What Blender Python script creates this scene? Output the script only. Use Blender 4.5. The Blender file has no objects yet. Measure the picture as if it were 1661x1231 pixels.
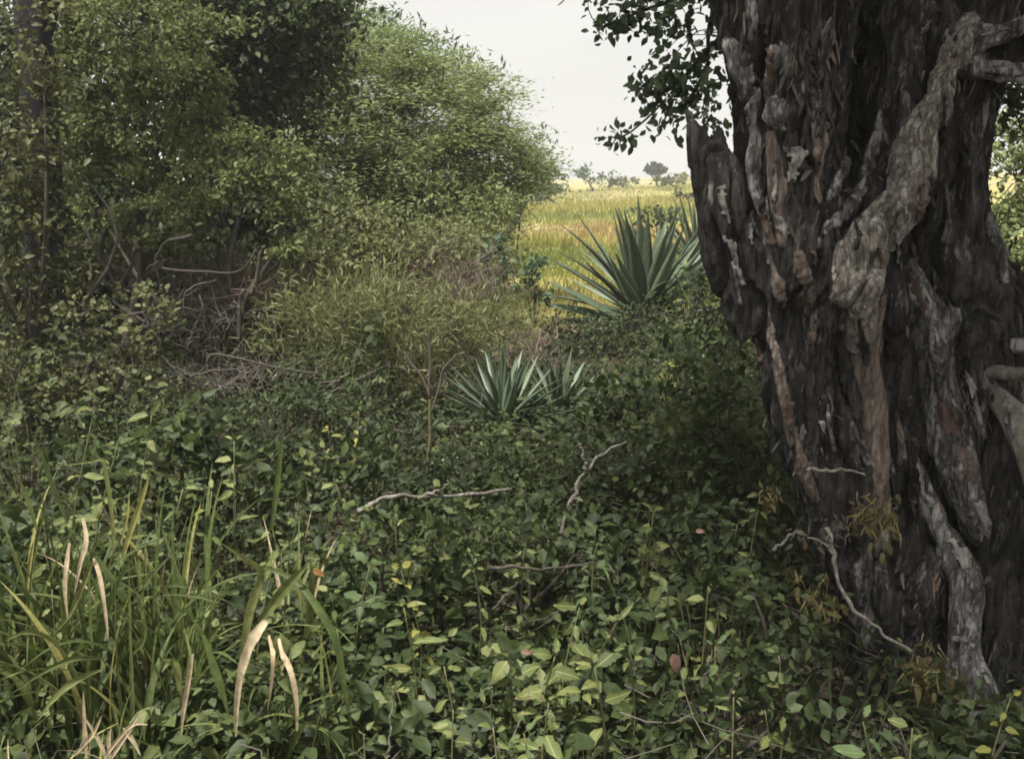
import bpy, math, random
import numpy as np
from mathutils import Vector, Matrix
from mathutils.bvhtree import BVHTree

random.seed(11)
rng = np.random.default_rng(11)
SC = bpy.context.scene
COL = SC.collection

# ------------------------------------------------------------------ camera
EYE = 1.85
PITCH = math.radians(11.5)
HFOV = math.radians(55.0)
cam_data = bpy.data.cameras.new('camera')
cam_data.sensor_width = 36.0
cam_data.lens = 18.0 / math.tan(HFOV / 2)
cam_data.clip_start = 0.05
cam_data.clip_end = 6000.0
cam = bpy.data.objects.new('camera', cam_data)
COL.objects.link(cam)
cam.location = (0, 0, EYE)
cam.rotation_euler = (math.radians(90) - PITCH, 0, 0)
SC.camera = cam

# ------------------------------------------------------------------ sky and sun
SUN_EL = math.radians(68)
SUN_AZ = math.radians(-140)        # measured from +Y towards +X: high, a little behind the camera
world = bpy.data.worlds.new('World')
SC.world = world
world.use_nodes = True
wn = world.node_tree
wn.nodes.clear()
w_out = wn.nodes.new('ShaderNodeOutputWorld')
w_bg = wn.nodes.new('ShaderNodeBackground')
w_sky = wn.nodes.new('ShaderNodeTexSky')
w_sky.sky_type = 'NISHITA'
w_sky.sun_disc = False
w_sky.sun_elevation = SUN_EL
w_sky.sun_rotation = SUN_AZ
w_sky.dust_density = 3.0
w_sky.air_density = 1.0
w_mix = wn.nodes.new('ShaderNodeMix')
w_mix.data_type = 'RGBA'
w_mix.inputs['Factor'].default_value = 0.90      # thin white overcast over the sky
w_mix.inputs['B'].default_value = (8.1, 7.92, 7.5, 1)
wn.links.new(w_sky.outputs['Color'], w_mix.inputs['A'])
w_tc = wn.nodes.new('ShaderNodeTexCoord')
w_mp = wn.nodes.new('ShaderNodeMapping')
w_mp.inputs['Scale'].default_value = (2.2, 2.2, 6)
w_nz = wn.nodes.new('ShaderNodeTexNoise')
w_nz.inputs['Scale'].default_value = 1.6
w_nz.inputs['Detail'].default_value = 5
w_mr = wn.nodes.new('ShaderNodeMapRange')                  # faint unevenness of the cloud sheet
w_mr.inputs['From Min'].default_value = .3
w_mr.inputs['From Max'].default_value = .7
w_mr.inputs['To Min'].default_value = .93
w_mr.inputs['To Max'].default_value = 1.05
w_mul = wn.nodes.new('ShaderNodeMix')
w_mul.data_type = 'RGBA'
w_mul.blend_type = 'MULTIPLY'
w_mul.inputs['Factor'].default_value = 1
wn.links.new(w_tc.outputs['Generated'], w_mp.inputs['Vector'])
wn.links.new(w_mp.outputs['Vector'], w_nz.inputs['Vector'])
wn.links.new(w_nz.outputs['Fac'], w_mr.inputs['Value'])
wn.links.new(w_mix.outputs['Result'], w_mul.inputs['A'])
wn.links.new(w_mr.outputs['Result'], w_mul.inputs['B'])
wn.links.new(w_mul.outputs['Result'], w_bg.inputs['Color'])
w_bg.inputs['Strength'].default_value = 0.060
wn.links.new(w_bg.outputs['Background'], w_out.inputs['Surface'])

sun_data = bpy.data.lights.new('sun', 'SUN')
sun_data.energy = 4.6
sun_data.angle = math.radians(6)
sun_data.color = (1.0, 0.965, 0.90)
sun = bpy.data.objects.new('sun', sun_data)
COL.objects.link(sun)
sd = Vector((math.sin(SUN_AZ) * math.cos(SUN_EL), math.cos(SUN_AZ) * math.cos(SUN_EL), math.sin(SUN_EL)))
sun.rotation_euler = (-sd).to_track_quat('-Z', 'Y').to_euler()
sun.location = (0, 0, 30)

vs = SC.view_settings
SC.display_settings.display_device = 'sRGB'
vs.view_transform = 'Standard'
vs.look = 'None'
vs.exposure = 0.98
vs.gamma = 1.0
vs.use_curve_mapping = False
SC.cycles.max_bounces = 6
SC.cycles.diffuse_bounces = 4
SC.cycles.transmission_bounces = 4
SC.cycles.transparent_max_bounces = 4
SC.cycles.filter_width = 1.8

# ------------------------------------------------------------------ helpers
FPX = 1661 / 2 / math.tan(HFOV / 2)
CP, SP = math.cos(PITCH), math.sin(PITCH)


def P(px, py, d):
    """point seen at photograph pixel (px, py), d metres ahead of the camera"""
    a, b = (px - 830.5) / FPX, (py - 615.5) / FPX
    dx, dy, dz = a, CP - b * SP, -SP - b * CP
    k = d / dy
    return np.array((dx * k, d, EYE + dz * k))


def S(d):
    return d * 1.02 / FPX


_perm = np.random.default_rng(3).random((64, 64, 64)).astype(np.float32)


def noise3(p):
    p = np.asarray(p, dtype=np.float64)
    i = np.floor(p).astype(int)
    f = p - i
    f = f * f * (3 - 2 * f)
    r = 0
    for dx in (0, 1):
        wx = f[..., 0] if dx else 1 - f[..., 0]
        for dy in (0, 1):
            wy = f[..., 1] if dy else 1 - f[..., 1]
            for dz in (0, 1):
                wz = f[..., 2] if dz else 1 - f[..., 2]
                r = r + wx * wy * wz * _perm[(i[..., 0] + dx) & 63, (i[..., 1] + dy) & 63, (i[..., 2] + dz) & 63]
    return r * 2 - 1


def ground_z(x, y):
    x = np.asarray(x, dtype=float)
    y = np.asarray(y, dtype=float)
    q = np.stack([x * .55 + 9.3, y * .55 + 4.1, x * 0], -1)
    z = .07 * noise3(q) + .02 * noise3(q * 3.7)
    far = np.clip((y - 25) / 200, 0, 1)
    q2 = np.stack([x * .05 + 3.1, y * .03 + 7.7, x * 0 + 5], -1)
    return z * (1 - far) + np.clip(x - .02 * y, 0, 80) * np.clip((y - 30) / 200, 0, .035) + .5 * noise3(q2) * np.clip((y - 14) / 40, 0, 1)


def gz(x, y):
    return float(ground_z(np.array([x]), np.array([y]))[0])


def norm(v):
    return v / np.maximum(np.linalg.norm(v, axis=-1, keepdims=True), 1e-9)


def make_mesh(name, V, F, rnd=None, smooth=True):
    V = np.asarray(V, dtype=np.float32)
    F = np.asarray(F, dtype=np.int32)
    me = bpy.data.meshes.new(name)
    k = F.shape[1]
    me.vertices.add(len(V))
    me.vertices.foreach_set('co', V.ravel())
    me.loops.add(F.size)
    me.loops.foreach_set('vertex_index', F.ravel())
    me.polygons.add(len(F))
    me.polygons.foreach_set('loop_start', np.arange(0, F.size, k, dtype=np.int32))
    me.update(calc_edges=True)
    if smooth:
        me.polygons.foreach_set('use_smooth', np.ones(len(F), dtype=bool))
    if rnd is not None:
        a = me.attributes.new('rnd', 'FLOAT', 'POINT')
        a.data.foreach_set('value', np.asarray(rnd, dtype=np.float32))
    return me


def tag(o, label=None, cat=None, group=None, kind=None):
    for k, v in (('label', label), ('category', cat), ('group', group), ('kind', kind)):
        if v:
            o[k] = v
    return o


def thing(name, loc, label, cat, group=None):
    o = bpy.data.objects.new(name, None)
    o.empty_display_size = .1
    COL.objects.link(o)
    o.location = [float(c) for c in loc]
    return tag(o, label, cat, group)


def root_loc(o):
    v = Vector((0, 0, 0))
    while o is not None:
        v += o.location
        o = o.parent
    return np.array(v)


def part(name, geo, mat, parent=None, rnd=None, smooth=True, kind=None, label=None):
    """link geometry given in world coordinates as one mesh object under parent"""
    V, F = geo[0], geo[1]
    if rnd is None and len(geo) > 2:
        rnd = geo[2]
    if parent is not None:
        V = V - root_loc(parent)
    o = bpy.data.objects.new(name, make_mesh(name, V, F, rnd, smooth))
    COL.objects.link(o)
    o.data.materials.append(mat)
    if parent is not None:
        o.parent = parent
    return tag(o, label=label, kind=kind)


def join(geos):
    Vs, Fs, Rs, n = [], [], [], 0
    for g in geos:
        Vs.append(g[0])
        Fs.append(np.asarray(g[1]) + n)
        Rs.append(g[2] if len(g) > 2 else np.zeros(len(g[0])))
        n += len(g[0])
    return np.concatenate(Vs), np.concatenate(Fs), np.concatenate(Rs)


def resample(pts, m):
    pts = np.asarray(pts, dtype=float)
    n = len(pts)
    if n < 2:
        return pts
    t = np.linspace(0, n - 1, m)
    i = np.clip(np.floor(t).astype(int), 0, n - 2)
    f = (t - i)[:, None]
    p0, p1, p2, p3 = pts[np.maximum(i - 1, 0)], pts[i], pts[i + 1], pts[np.minimum(i + 2, n - 1)]
    return .5 * (2 * p1 + (p2 - p0) * f + (2 * p0 - 5 * p1 + 4 * p2 - p3) * f ** 2 + (3 * p1 - p0 - 3 * p2 + p3) * f ** 3)


def tube(pts, rad, n=6, m=None, wob=0.0, lob=0.0, knob=0.0):
    """tapered closed tube; wob bends the axis, lob makes the section lobed (both relative to radius)"""
    pts = np.asarray(pts, dtype=float)
    rad = np.broadcast_to(np.asarray(rad, dtype=float), (len(pts),))
    m = m or max(len(pts), 2)
    pr = resample(np.concatenate([pts, rad[:, None]], 1), m)
    c, r = pr[:, :3].copy(), np.maximum(pr[:, 3], 1e-4)
    if wob:
        o = rng.random(3) * 40
        s = np.linspace(0, 1, m)[:, None] * m * .45
        for k in range(3):
            c[:, k] += noise3(np.concatenate([s + o[k], s * 0 + 3.3 * k, s * 0 + o[0]], 1)) * wob * r
    if knob:
        q = rng.random() * 50
        i_ = np.arange(m)
        r = r * (1 + knob * noise3(np.stack([i_ * .9 + q, i_ * .31, i_ * 0.], 1)))
    t = norm(np.gradient(c, axis=0))
    ref = np.array((1., 0, 0)) if abs(t[0][0]) < .8 else np.array((0, 1., 0))
    V = []
    ang = np.linspace(0, 2 * math.pi, n, endpoint=False)
    lo = rng.random() * 30
    for i in range(m):
        u = ref - t[i] * np.dot(ref, t[i])
        u /= np.linalg.norm(u)
        w = np.cross(t[i], u)
        ref = u
        rr = np.full(n, r[i])
        if lob:
            rr = rr * (1 + lob * noise3(np.stack([np.cos(ang) * 1.7 + lo, np.sin(ang) * 1.7 + lo, ang * 0 + i * .12], -1)))
        V.append(c[i] + (np.cos(ang) * rr)[:, None] * u + (np.sin(ang) * rr)[:, None] * w)
    V = np.concatenate(V + [c[:1], c[-1:]])
    F = []
    a = np.arange(n)
    b = (a + 1) % n
    for i in range(m - 1):
        p, q = i * n, (i + 1) * n
        F.append(np.stack([p + a, p + b, q + b], 1))
        F.append(np.stack([p + a, q + b, q + a], 1))
    F.append(np.stack([b, a, a * 0 + m * n], 1))
    F.append(np.stack([(m - 1) * n + a, (m - 1) * n + b, a * 0 + m * n + 1], 1))
    return V, np.concatenate(F)


def twigs(starts, ends, r0, r1, sag=.0, bend=.12, segs=4):
    """many thin three-sided twigs at once"""
    N = len(starts)
    L = np.linalg.norm(ends - starts, axis=1)
    s = np.linspace(0, 1, segs)
    off = rng.normal(size=(N, 3)) * L[:, None] * bend
    c = starts[:, None] * (1 - s)[None, :, None] + ends[:, None] * s[None, :, None]
    c = c + off[:, None] * (np.sin(s * math.pi))[None, :, None]
    c[..., 2] -= sag * (np.sin(s * math.pi))[None, :] * L[:, None]
    d = norm(ends - starts)
    ref = np.where(np.abs(d[:, 2:3]) < .8, np.array([[0, 0, 1.]]), np.array([[1., 0, 0]]))
    u = norm(np.cross(d, ref))
    w = np.cross(d, u)
    r0 = np.broadcast_to(r0, (N,))
    r1 = np.broadcast_to(r1, (N,))
    r = r0[:, None] * (1 - s) + r1[:, None] * s
    ang = np.array([0, 2.094, 4.189])
    ring = np.cos(ang)[None, None, :, None] * u[:, None, None] + np.sin(ang)[None, None, :, None] * w[:, None, None]
    V = (c[:, :, None] + ring * r[:, :, None, None]).reshape(-1, 3)
    F = []
    base = (np.arange(N) * segs * 3)[:, None]
    for i in range(segs - 1):
        for k in range(3):
            k2 = (k + 1) % 3
            a, b, cc, dd = i * 3 + k, i * 3 + k2, (i + 1) * 3 + k2, (i + 1) * 3 + k
            F.append(base + np.array([[a, b, cc]]))
            F.append(base + np.array([[a, cc, dd]]))
    return V, np.concatenate(F), np.repeat(rng.random(N), segs * 3)


# leaf outlines: x across, y along, z up; unit length
T_OVATE = (np.array([(0, 0, 0), (.26, .38, .07), (0, .42, -.02), (-.26, .38, .07), (.19, .72, .03), (-.19, .72, .03), (0, 1, -.12)]),
           np.array([(0, 1, 2), (0, 2, 3), (1, 4, 2), (2, 5, 3), (4, 6, 2), (2, 6, 5)]))
T_ROUND = (np.array([(0, 0, 0), (.4, .35, .08), (0, .5, -.03), (-.4, .35, .08), (.3, .8, .0), (-.3, .8, 0), (0, 1, -.06)]), T_OVATE[1])
T_DIAM = (np.array([(0, 0, 0), (.22, .5, .05), (-.22, .5, .05), (0, 1, -.1)]), np.array([(0, 1, 2), (1, 3, 2)]))
T_FINE = (np.array([(0, 0, 0), (.12, .45, 0), (-.12, .45, 0), (0, 1, -.05)]), np.array([(0, 1, 2), (1, 3, 2)]))
T_BLADE = (np.array([(-.5, 0, 0), (.5, 0, 0), (-.42, .4, .03), (.42, .4, .03), (-.25, .75, -.03), (.25, .75, -.03), (0, 1, -.16)]),
           np.array([(0, 1, 3), (0, 3, 2), (2, 3, 5), (2, 5, 4), (4, 5, 6)]))


def scatter(tmpl, pos, d, nrm, length, width=1.0, rnd=None):
    tv, tf = tmpl
    N = len(pos)
    d = norm(d)
    x = norm(np.cross(d, nrm))
    z = np.cross(x, d)
    length = np.broadcast_to(length, (N,))
    width = np.broadcast_to(width, (N,)) * length
    V = (pos[:, None] + x[:, None] * (tv[None, :, 0:1] * width[:, None, None])
         + d[:, None] * (tv[None, :, 1:2] * length[:, None, None]) + z[:, None] * (tv[None, :, 2:3] * length[:, None, None]))
    F = (np.arange(N) * len(tv))[:, None, None] + tf[None]
    if rnd is None:
        rnd = rng.random(N)
    return V.reshape(-1, 3), F.reshape(-1, 3), np.repeat(rnd, len(tv))


def blob(px, py, rx, ry, d, depth=None):
    """crown mass given by its outline in photograph pixels and its distance"""
    return P(px, py, d), np.array((rx * S(d), depth if depth else .5 * (rx + ry) * S(d), ry * S(d)))


def foliage(blobs, tmpl, leaf, per_m2, n_leaf, cr, flat=.6, shell=.62, width=1.0, droop=.15, upright=.5, vary=.35, horiz=0.0, want_centres=False):
    """leaf clumps spread through the outer shell of each crown mass; per_m2 counts clumps on the shell"""
    cs, outs, wts = [], [], []
    for c, r in blobs:
        area = 4 * math.pi * (((r[0] * r[1]) ** 1.6 + (r[0] * r[2]) ** 1.6 + (r[1] * r[2]) ** 1.6) / 3) ** (1 / 1.6)
        n = max(4, int(area * per_m2))
        u = norm(rng.normal(size=(n, 3)))
        rad = shell + (1.08 - shell) * rng.random(n) ** .6
        lump = 1 + .22 * noise3(u * 2.1 + c * 1.3)
        cs.append(c + u * r * (rad * lump)[:, None])
        outs.append(u)
    C, O = np.concatenate(cs), np.concatenate(outs)
    keep = C[:, 2] > ground_z(C[:, 0], C[:, 1]) + .03
    C, O = C[keep], O[keep]
    nl = np.maximum(3, (n_leaf * rng.uniform(.5, 1.5, len(C))).astype(int))
    idx = np.repeat(np.arange(len(C)), nl)
    M = len(idx)
    size = rng.uniform(.6, 1.35, len(C))[idx]
    pos = C[idx] + rng.normal(size=(M, 3)) * np.array((1, 1, flat)) * (cr * size)[:, None]
    d = O[idx] * .6 + rng.normal(size=(M, 3)) * .8
    d[:, 2] = d[:, 2] * (1 - horiz) - droop
    nr = rng.normal(size=(M, 3)) * (1 - upright) + np.array((0, 0, 1.)) * upright + O[idx] * .3
    L = leaf * rng.uniform(1 - vary, 1 + vary, M)
    crnd = rng.random(len(C))
    rnd = np.clip(.5 * crnd[idx] + .5 * rng.random(M), 0, 1)
    g = scatter(tmpl, pos, d, nr, L, width, rnd)
    return (g, C) if want_centres else g


def grow(base, blobs, C, r0, n_twig=120, forks=1, lean=None):
    """trunk, a limb into each crown mass and twigs out to some leaf clumps"""
    base = np.asarray(base, dtype=float)
    cen = np.mean([b[0] for b in blobs], 0)
    fork = base * .45 + cen * .55
    fork[2] = base[2] + (cen[2] - base[2]) * .4
    mid = (base + fork) / 2 + rng.normal(size=3) * .1 * np.linalg.norm(fork - base) * np.array((1, 1, .2))
    wood = [tube([base - (0, 0, .15), mid, fork], [r0 * 1.25, r0, r0 * .7], 8, 9, wob=.6)]
    ends = []
    for c, r in blobs:
        m = (fork + c) / 2 + rng.normal(size=3) * .14 * np.linalg.norm(c - fork)
        wood.append(tube([fork, m, c], [r0 * .6, r0 * .42, r0 * .18], 6, 9, wob=.8))
        ends.append(c)
    E = np.array(ends)
    if len(C) and n_twig:
        pick = C[rng.choice(len(C), min(n_twig, len(C)), replace=False)]
        near = E[np.argmin(np.linalg.norm(pick[:, None] - E[None], axis=2), 1)]
        src = near + (pick - near) * rng.uniform(0, .35, (len(pick), 1))
        g = twigs(src, pick, r0 * .16, r0 * .05, bend=.16, segs=5)
        wood.append((g[0], g[1]))
    return join(wood)


# ------------------------------------------------------------------ materials
def new_mat(name):
    m = bpy.data.materials.new(name)
    m.use_nodes = True
    nt = m.node_tree
    nt.nodes.clear()
    out = nt.nodes.new('ShaderNodeOutputMaterial')
    return m, nt, out


def ramp(nt, stops):
    r = nt.nodes.new('ShaderNodeValToRGB')
    e = r.color_ramp.elements
    while len(e) < len(stops):
        e.new(.5)
    for el, (p, c) in zip(e, stops):
        el.position = p
        el.color = (*c, 1)
    return r


def leaf_mat(name, stops, trans=.3, rough=.55, spots=True, objvar=0.0, spec=.25, vein=False):
    """leaf colour differs from leaf to leaf (attribute rnd or the object's own random number), with paler worn blotches"""
    m, nt, out = new_mat(name)
    at = nt.nodes.new('ShaderNodeAttribute')
    at.attribute_name = 'rnd'
    fac = at.outputs['Fac']
    if objvar:
        oi = nt.nodes.new('ShaderNodeObjectInfo')
        ad = nt.nodes.new('ShaderNodeMath')
        ad.operation = 'MULTIPLY_ADD'
        nt.links.new(oi.outputs['Random'], ad.inputs[0])
        ad.inputs[1].default_value = objvar
        nt.links.new(fac, ad.inputs[2])
        fac = ad.outputs[0]
    r = ramp(nt, stops)
    nt.links.new(fac, r.inputs['Fac'])
    col = r.outputs['Color']
    if spots:
        tc = nt.nodes.new('ShaderNodeTexCoord')
        nz = nt.nodes.new('ShaderNodeTexNoise')
        nz.inputs['Scale'].default_value = 45
        nz.inputs['Detail'].default_value = 3
        nt.links.new(tc.outputs['Object'], nz.inputs['Vector'])
        mr = nt.nodes.new('ShaderNodeMapRange')
        mr.inputs['From Min'].default_value = .35
        mr.inputs['From Max'].default_value = .75
        mr.inputs['To Min'].default_value = .75
        mr.inputs['To Max'].default_value = 1.3
        nt.links.new(nz.outputs['Fac'], mr.inputs['Value'])
        mx = nt.nodes.new('ShaderNodeMix')
        mx.data_type = 'RGBA'
        mx.blend_type = 'MULTIPLY'
        mx.inputs['Factor'].default_value = 1
        nt.links.new(col, mx.inputs['A'])
        nt.links.new(mr.outputs['Result'], mx.inputs['B'])
        col = mx.outputs['Result']
    if vein:
        tv = nt.nodes.new('ShaderNodeTexCoord')
        sx = nt.nodes.new('ShaderNodeSeparateXYZ')
        nt.links.new(tv.outputs['Object'], sx.inputs[0])
        ab = nt.nodes.new('ShaderNodeMath')
        ab.operation = 'ABSOLUTE'
        nt.links.new(sx.outputs['X'], ab.inputs[0])
        la = nt.nodes.new('ShaderNodeMath')
        la.operation = 'MULTIPLY_ADD'
        nt.links.new(ab.outputs[0], la.inputs[0])
        la.inputs[1].default_value = -1.1
        nt.links.new(sx.outputs['Y'], la.inputs[2])
        sn = nt.nodes.new('ShaderNodeMath')
        sn.operation = 'PINGPONG'
        nt.links.new(la.outputs[0], sn.inputs[0])
        sn.inputs[1].default_value = .06
        rv = nt.nodes.new('ShaderNodeMapRange')
        rv.inputs['From Min'].default_value = .0
        rv.inputs['From Max'].default_value = .018
        rv.inputs['To Min'].default_value = .35
        rv.inputs['To Max'].default_value = 0
        nt.links.new(sn.outputs[0], rv.inputs['Value'])
        rm = nt.nodes.new('ShaderNodeMapRange')
        rm.inputs['From Min'].default_value = .008
        rm.inputs['From Max'].default_value = .03
        rm.inputs['To Min'].default_value = .8
        rm.inputs['To Max'].default_value = 0
        nt.links.new(ab.outputs[0], rm.inputs['Value'])
        mxv = nt.nodes.new('ShaderNodeMath')
        mxv.operation = 'MAXIMUM'
        nt.links.new(rv.outputs[0], mxv.inputs[0])
        nt.links.new(rm.outputs[0], mxv.inputs[1])
        vm = nt.nodes.new('ShaderNodeMix')
        vm.data_type = 'RGBA'
        nt.links.new(mxv.outputs[0], vm.inputs['Factor'])
        nt.links.new(col, vm.inputs['A'])
        vm.inputs['B'].default_value = (*[min(1, c * 1.35) for c in stops[-1][1]], 1)
        oi2 = nt.nodes.new('ShaderNodeObjectInfo')
        va = nt.nodes.new('ShaderNodeVectorMath')
        va.operation = 'ADD'
        nt.links.new(tv.outputs['Object'], va.inputs[0])
        sc_ = nt.nodes.new('ShaderNodeMath')
        sc_.operation = 'MULTIPLY'
        sc_.inputs[1].default_value = 57
        nt.links.new(oi2.outputs['Random'], sc_.inputs[0])
        nt.links.new(sc_.outputs[0], va.inputs[1])
        bn = nt.nodes.new('ShaderNodeTexNoise')
        bn.inputs['Scale'].default_value = 3.2
        bn.inputs['Detail'].default_value = 5
        nt.links.new(va.outputs[0], bn.inputs['Vector'])
        br = nt.nodes.new('ShaderNodeMapRange')
        br.inputs['From Min'].default_value = .60
        br.inputs['From Max'].default_value = .68
        nt.links.new(bn.outputs['Fac'], br.inputs['Value'])
        bm_ = nt.nodes.new('ShaderNodeMix')
        bm_.data_type = 'RGBA'
        nt.links.new(br.outputs[0], bm_.inputs['Factor'])
        nt.links.new(vm.outputs['Result'], bm_.inputs['A'])
        bm_.inputs['B'].default_value = (.11, .085, .04, 1)
        col = bm_.outputs['Result']
    bs = nt.nodes.new('ShaderNodeBsdfPrincipled')
    bs.inputs['Roughness'].default_value = rough
    bs.inputs['Specular IOR Level'].default_value = spec
    nt.links.new(col, bs.inputs['Base Color'])
    if trans:
        tr = nt.nodes.new('ShaderNodeBsdfTranslucent')
        hs = nt.nodes.new('ShaderNodeHueSaturation')
        hs.inputs['Value'].default_value = 1.5
        hs.inputs['Hue'].default_value = .487
        nt.links.new(col, hs.inputs['Color'])
        nt.links.new(hs.outputs['Color'], tr.inputs['Color'])
        ms = nt.nodes.new('ShaderNodeMixShader')
        ms.inputs['Fac'].default_value = trans
        nt.links.new(bs.outputs[0], ms.inputs[1])
        nt.links.new(tr.outputs[0], ms.inputs[2])
        nt.links.new(ms.outputs[0], out.inputs['Surface'])
    else:
        nt.links.new(bs.outputs[0], out.inputs['Surface'])
    return m


def bark_mat(name, dark, mid, pale, patch=.55, sc=(22, 22, 4), bump=.6, patch_sc=(9, 9, 2.6), pale_w=.08, rough=.9, crack=None, crack_amt=.5):
    """streaked fibrous bark: fine streaks dark to mid, weathered pale patches with ragged edges, bump from the streaks"""
    m, nt, out = new_mat(name)
    tc = nt.nodes.new('ShaderNodeTexCoord')
    mp = nt.nodes.new('ShaderNodeMapping')
    mp.inputs['Scale'].default_value = sc
    nt.links.new(tc.outputs['Object'], mp.inputs['Vector'])
    n1 = nt.nodes.new('ShaderNodeTexNoise')
    n1.inputs['Scale'].default_value = 1
    n1.inputs['Detail'].default_value = 8
    n1.inputs['Roughness'].default_value = .74
    n1.inputs['Distortion'].default_value = .6
    nt.links.new(mp.outputs['Vector'], n1.inputs['Vector'])
    r1 = ramp(nt, [(.3, dark), (.52, mid), (.72, tuple(.6 * a + .4 * b for a, b in zip(mid, pale)))])
    nt.links.new(n1.outputs['Fac'], r1.inputs['Fac'])
    mp2 = nt.nodes.new('ShaderNodeMapping')
    mp2.inputs['Scale'].default_value = patch_sc
    nt.links.new(tc.outputs['Object'], mp2.inputs['Vector'])
    n2 = nt.nodes.new('ShaderNodeTexNoise')
    n2.inputs['Scale'].default_value = 1
    n2.inputs['Detail'].default_value = 9
    n2.inputs['Roughness'].default_value = .78
    nt.links.new(mp2.outputs['Vector'], n2.inputs['Vector'])
    mr = nt.nodes.new('ShaderNodeMapRange')
    mr.inputs['From Min'].default_value = patch
    mr.inputs['From Max'].default_value = patch + pale_w
    nt.links.new(n2.outputs['Fac'], mr.inputs['Value'])
    rp = ramp(nt, [(.3, tuple(.45 * c for c in pale)), (.55, pale)])
    nt.links.new(n1.outputs['Fac'], rp.inputs['Fac'])
    mx = nt.nodes.new('ShaderNodeMix')
    mx.data_type = 'RGBA'
    nt.links.new(mr.outputs['Result'], mx.inputs['Factor'])
    nt.links.new(r1.outputs['Color'], mx.inputs['A'])
    nt.links.new(rp.outputs['Color'], mx.inputs['B'])
    col, height = mx.outputs['Result'], n1.outputs['Fac']
    if crack:
        mp3 = nt.nodes.new('ShaderNodeMapping')
        mp3.inputs['Scale'].default_value = crack
        nt.links.new(tc.outputs['Object'], mp3.inputs['Vector'])
        nd = nt.nodes.new('ShaderNodeMix')
        nd.data_type = 'RGBA'
        nd.blend_type = 'ADD'
        nd.inputs['Factor'].default_value = 1
        nt.links.new(mp3.outputs['Vector'], nd.inputs['A'])
        sc3 = nt.nodes.new('ShaderNodeMix')
        sc3.data_type = 'RGBA'
        sc3.blend_type = 'MULTIPLY'
        sc3.inputs['Factor'].default_value = 1
        sc3.inputs['B'].default_value = (2.6, 2.6, 2.6, 1)
        nt.links.new(n2.outputs['Color'], sc3.inputs['A'])
        nt.links.new(sc3.outputs['Result'], nd.inputs['B'])
        vo = nt.nodes.new('ShaderNodeTexVoronoi')
        vo.feature = 'DISTANCE_TO_EDGE'
        vo.inputs['Scale'].default_value = 1
        nt.links.new(nd.outputs['Result'], vo.inputs['Vector'])
        cr = ramp(nt, [(.0, tuple(.22 * c for c in mid)), (.09, (1, 1, 1))])
        nt.links.new(vo.outputs['Distance'], cr.inputs['Fac'])
        cm = nt.nodes.new('ShaderNodeMix')
        cm.data_type = 'RGBA'
        cm.blend_type = 'MULTIPLY'
        cm.inputs['Factor'].default_value = crack_amt
        nt.links.new(col, cm.inputs['A'])
        nt.links.new(cr.outputs['Color'], cm.inputs['B'])
        col = cm.outputs['Result']
        hm = nt.nodes.new('ShaderNodeMath')
        hm.operation = 'MULTIPLY_ADD'
        nt.links.new(cr.outputs['Color'], hm.inputs[0])
        hm.inputs[1].default_value = .4 * crack_amt
        nt.links.new(n1.outputs['Fac'], hm.inputs[2])
        height = hm.outputs[0]
    bs = nt.nodes.new('ShaderNodeBsdfPrincipled')
    bs.inputs['Roughness'].default_value = rough
    bs.inputs['Specular IOR Level'].default_value = .2
    nt.links.new(col, bs.inputs['Base Color'])
    bp = nt.nodes.new('ShaderNodeBump')
    bp.inputs['Strength'].default_value = bump
    bp.inputs['Distance'].default_value = .03
    nt.links.new(height, bp.inputs['Height'])
    nt.links.new(bp.outputs['Normal'], bs.inputs['Normal'])
    nt.links.new(bs.outputs[0], out.inputs['Surface'])
    return m


M = {}
M['bark_dark'] = bark_mat('weathered dark bark', (.016, .0145, .0135), (.066, .060, .056), (.32, .305, .285), patch=.57, pale_w=.035, sc=(30, 30, 5), patch_sc=(13, 13, 3.2), bump=1.0, crack=(19, 19, 2.4), crack_amt=.35)
M['bark_grey'] = bark_mat('grey streaked bark', (.05, .046, .043), (.15, .14, .135), (.47, .455, .435), patch=.49, sc=(34, 34, 8), patch_sc=(17, 17, 6), pale_w=.04, bump=1.0, crack=(24, 24, 8))
M['bark_pale'] = bark_mat('pale flaky bark', (.11, .088, .074), (.33, .29, .25), (.60, .575, .52), patch=.5, sc=(40, 40, 14), patch_sc=(26, 26, 12), pale_w=.04, crack=(38, 38, 15), bump=1.0, crack_amt=.45)
M['bark_tan'] = bark_mat('tan peeling bark', (.07, .052, .043), (.19, .15, .125), (.36, .31, .27), patch=.53, sc=(45, 45, 9), crack=(30, 30, 7))
M['bark_plate'] = bark_mat('bleached bark plate', (.12, .11, .10), (.27, .255, .235), (.40, .385, .36), patch=.5, sc=(50, 50, 9), patch_sc=(30, 30, 7))
M['bark_brown'] = bark_mat('reddish brown bark plate', (.06, .04, .032), (.14, .095, .078), (.22, .16, .13), patch=.6, sc=(50, 50, 9))
M['wood'] = bark_mat('shrub wood', (.035, .03, .025), (.085, .073, .06), (.19, .17, .145), patch=.64, sc=(40, 40, 10))
M['wood_pale'] = bark_mat('bleached dead wood', (.07, .062, .052), (.19, .172, .145), (.33, .305, .265), patch=.5, sc=(60, 60, 20), patch_sc=(20, 20, 8))
M['wood_dark'] = bark_mat('near black bark', (.012, .011, .012), (.024, .023, .024), (.05, .048, .047), patch=.65)  # very dark bark tones throughout

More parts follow.
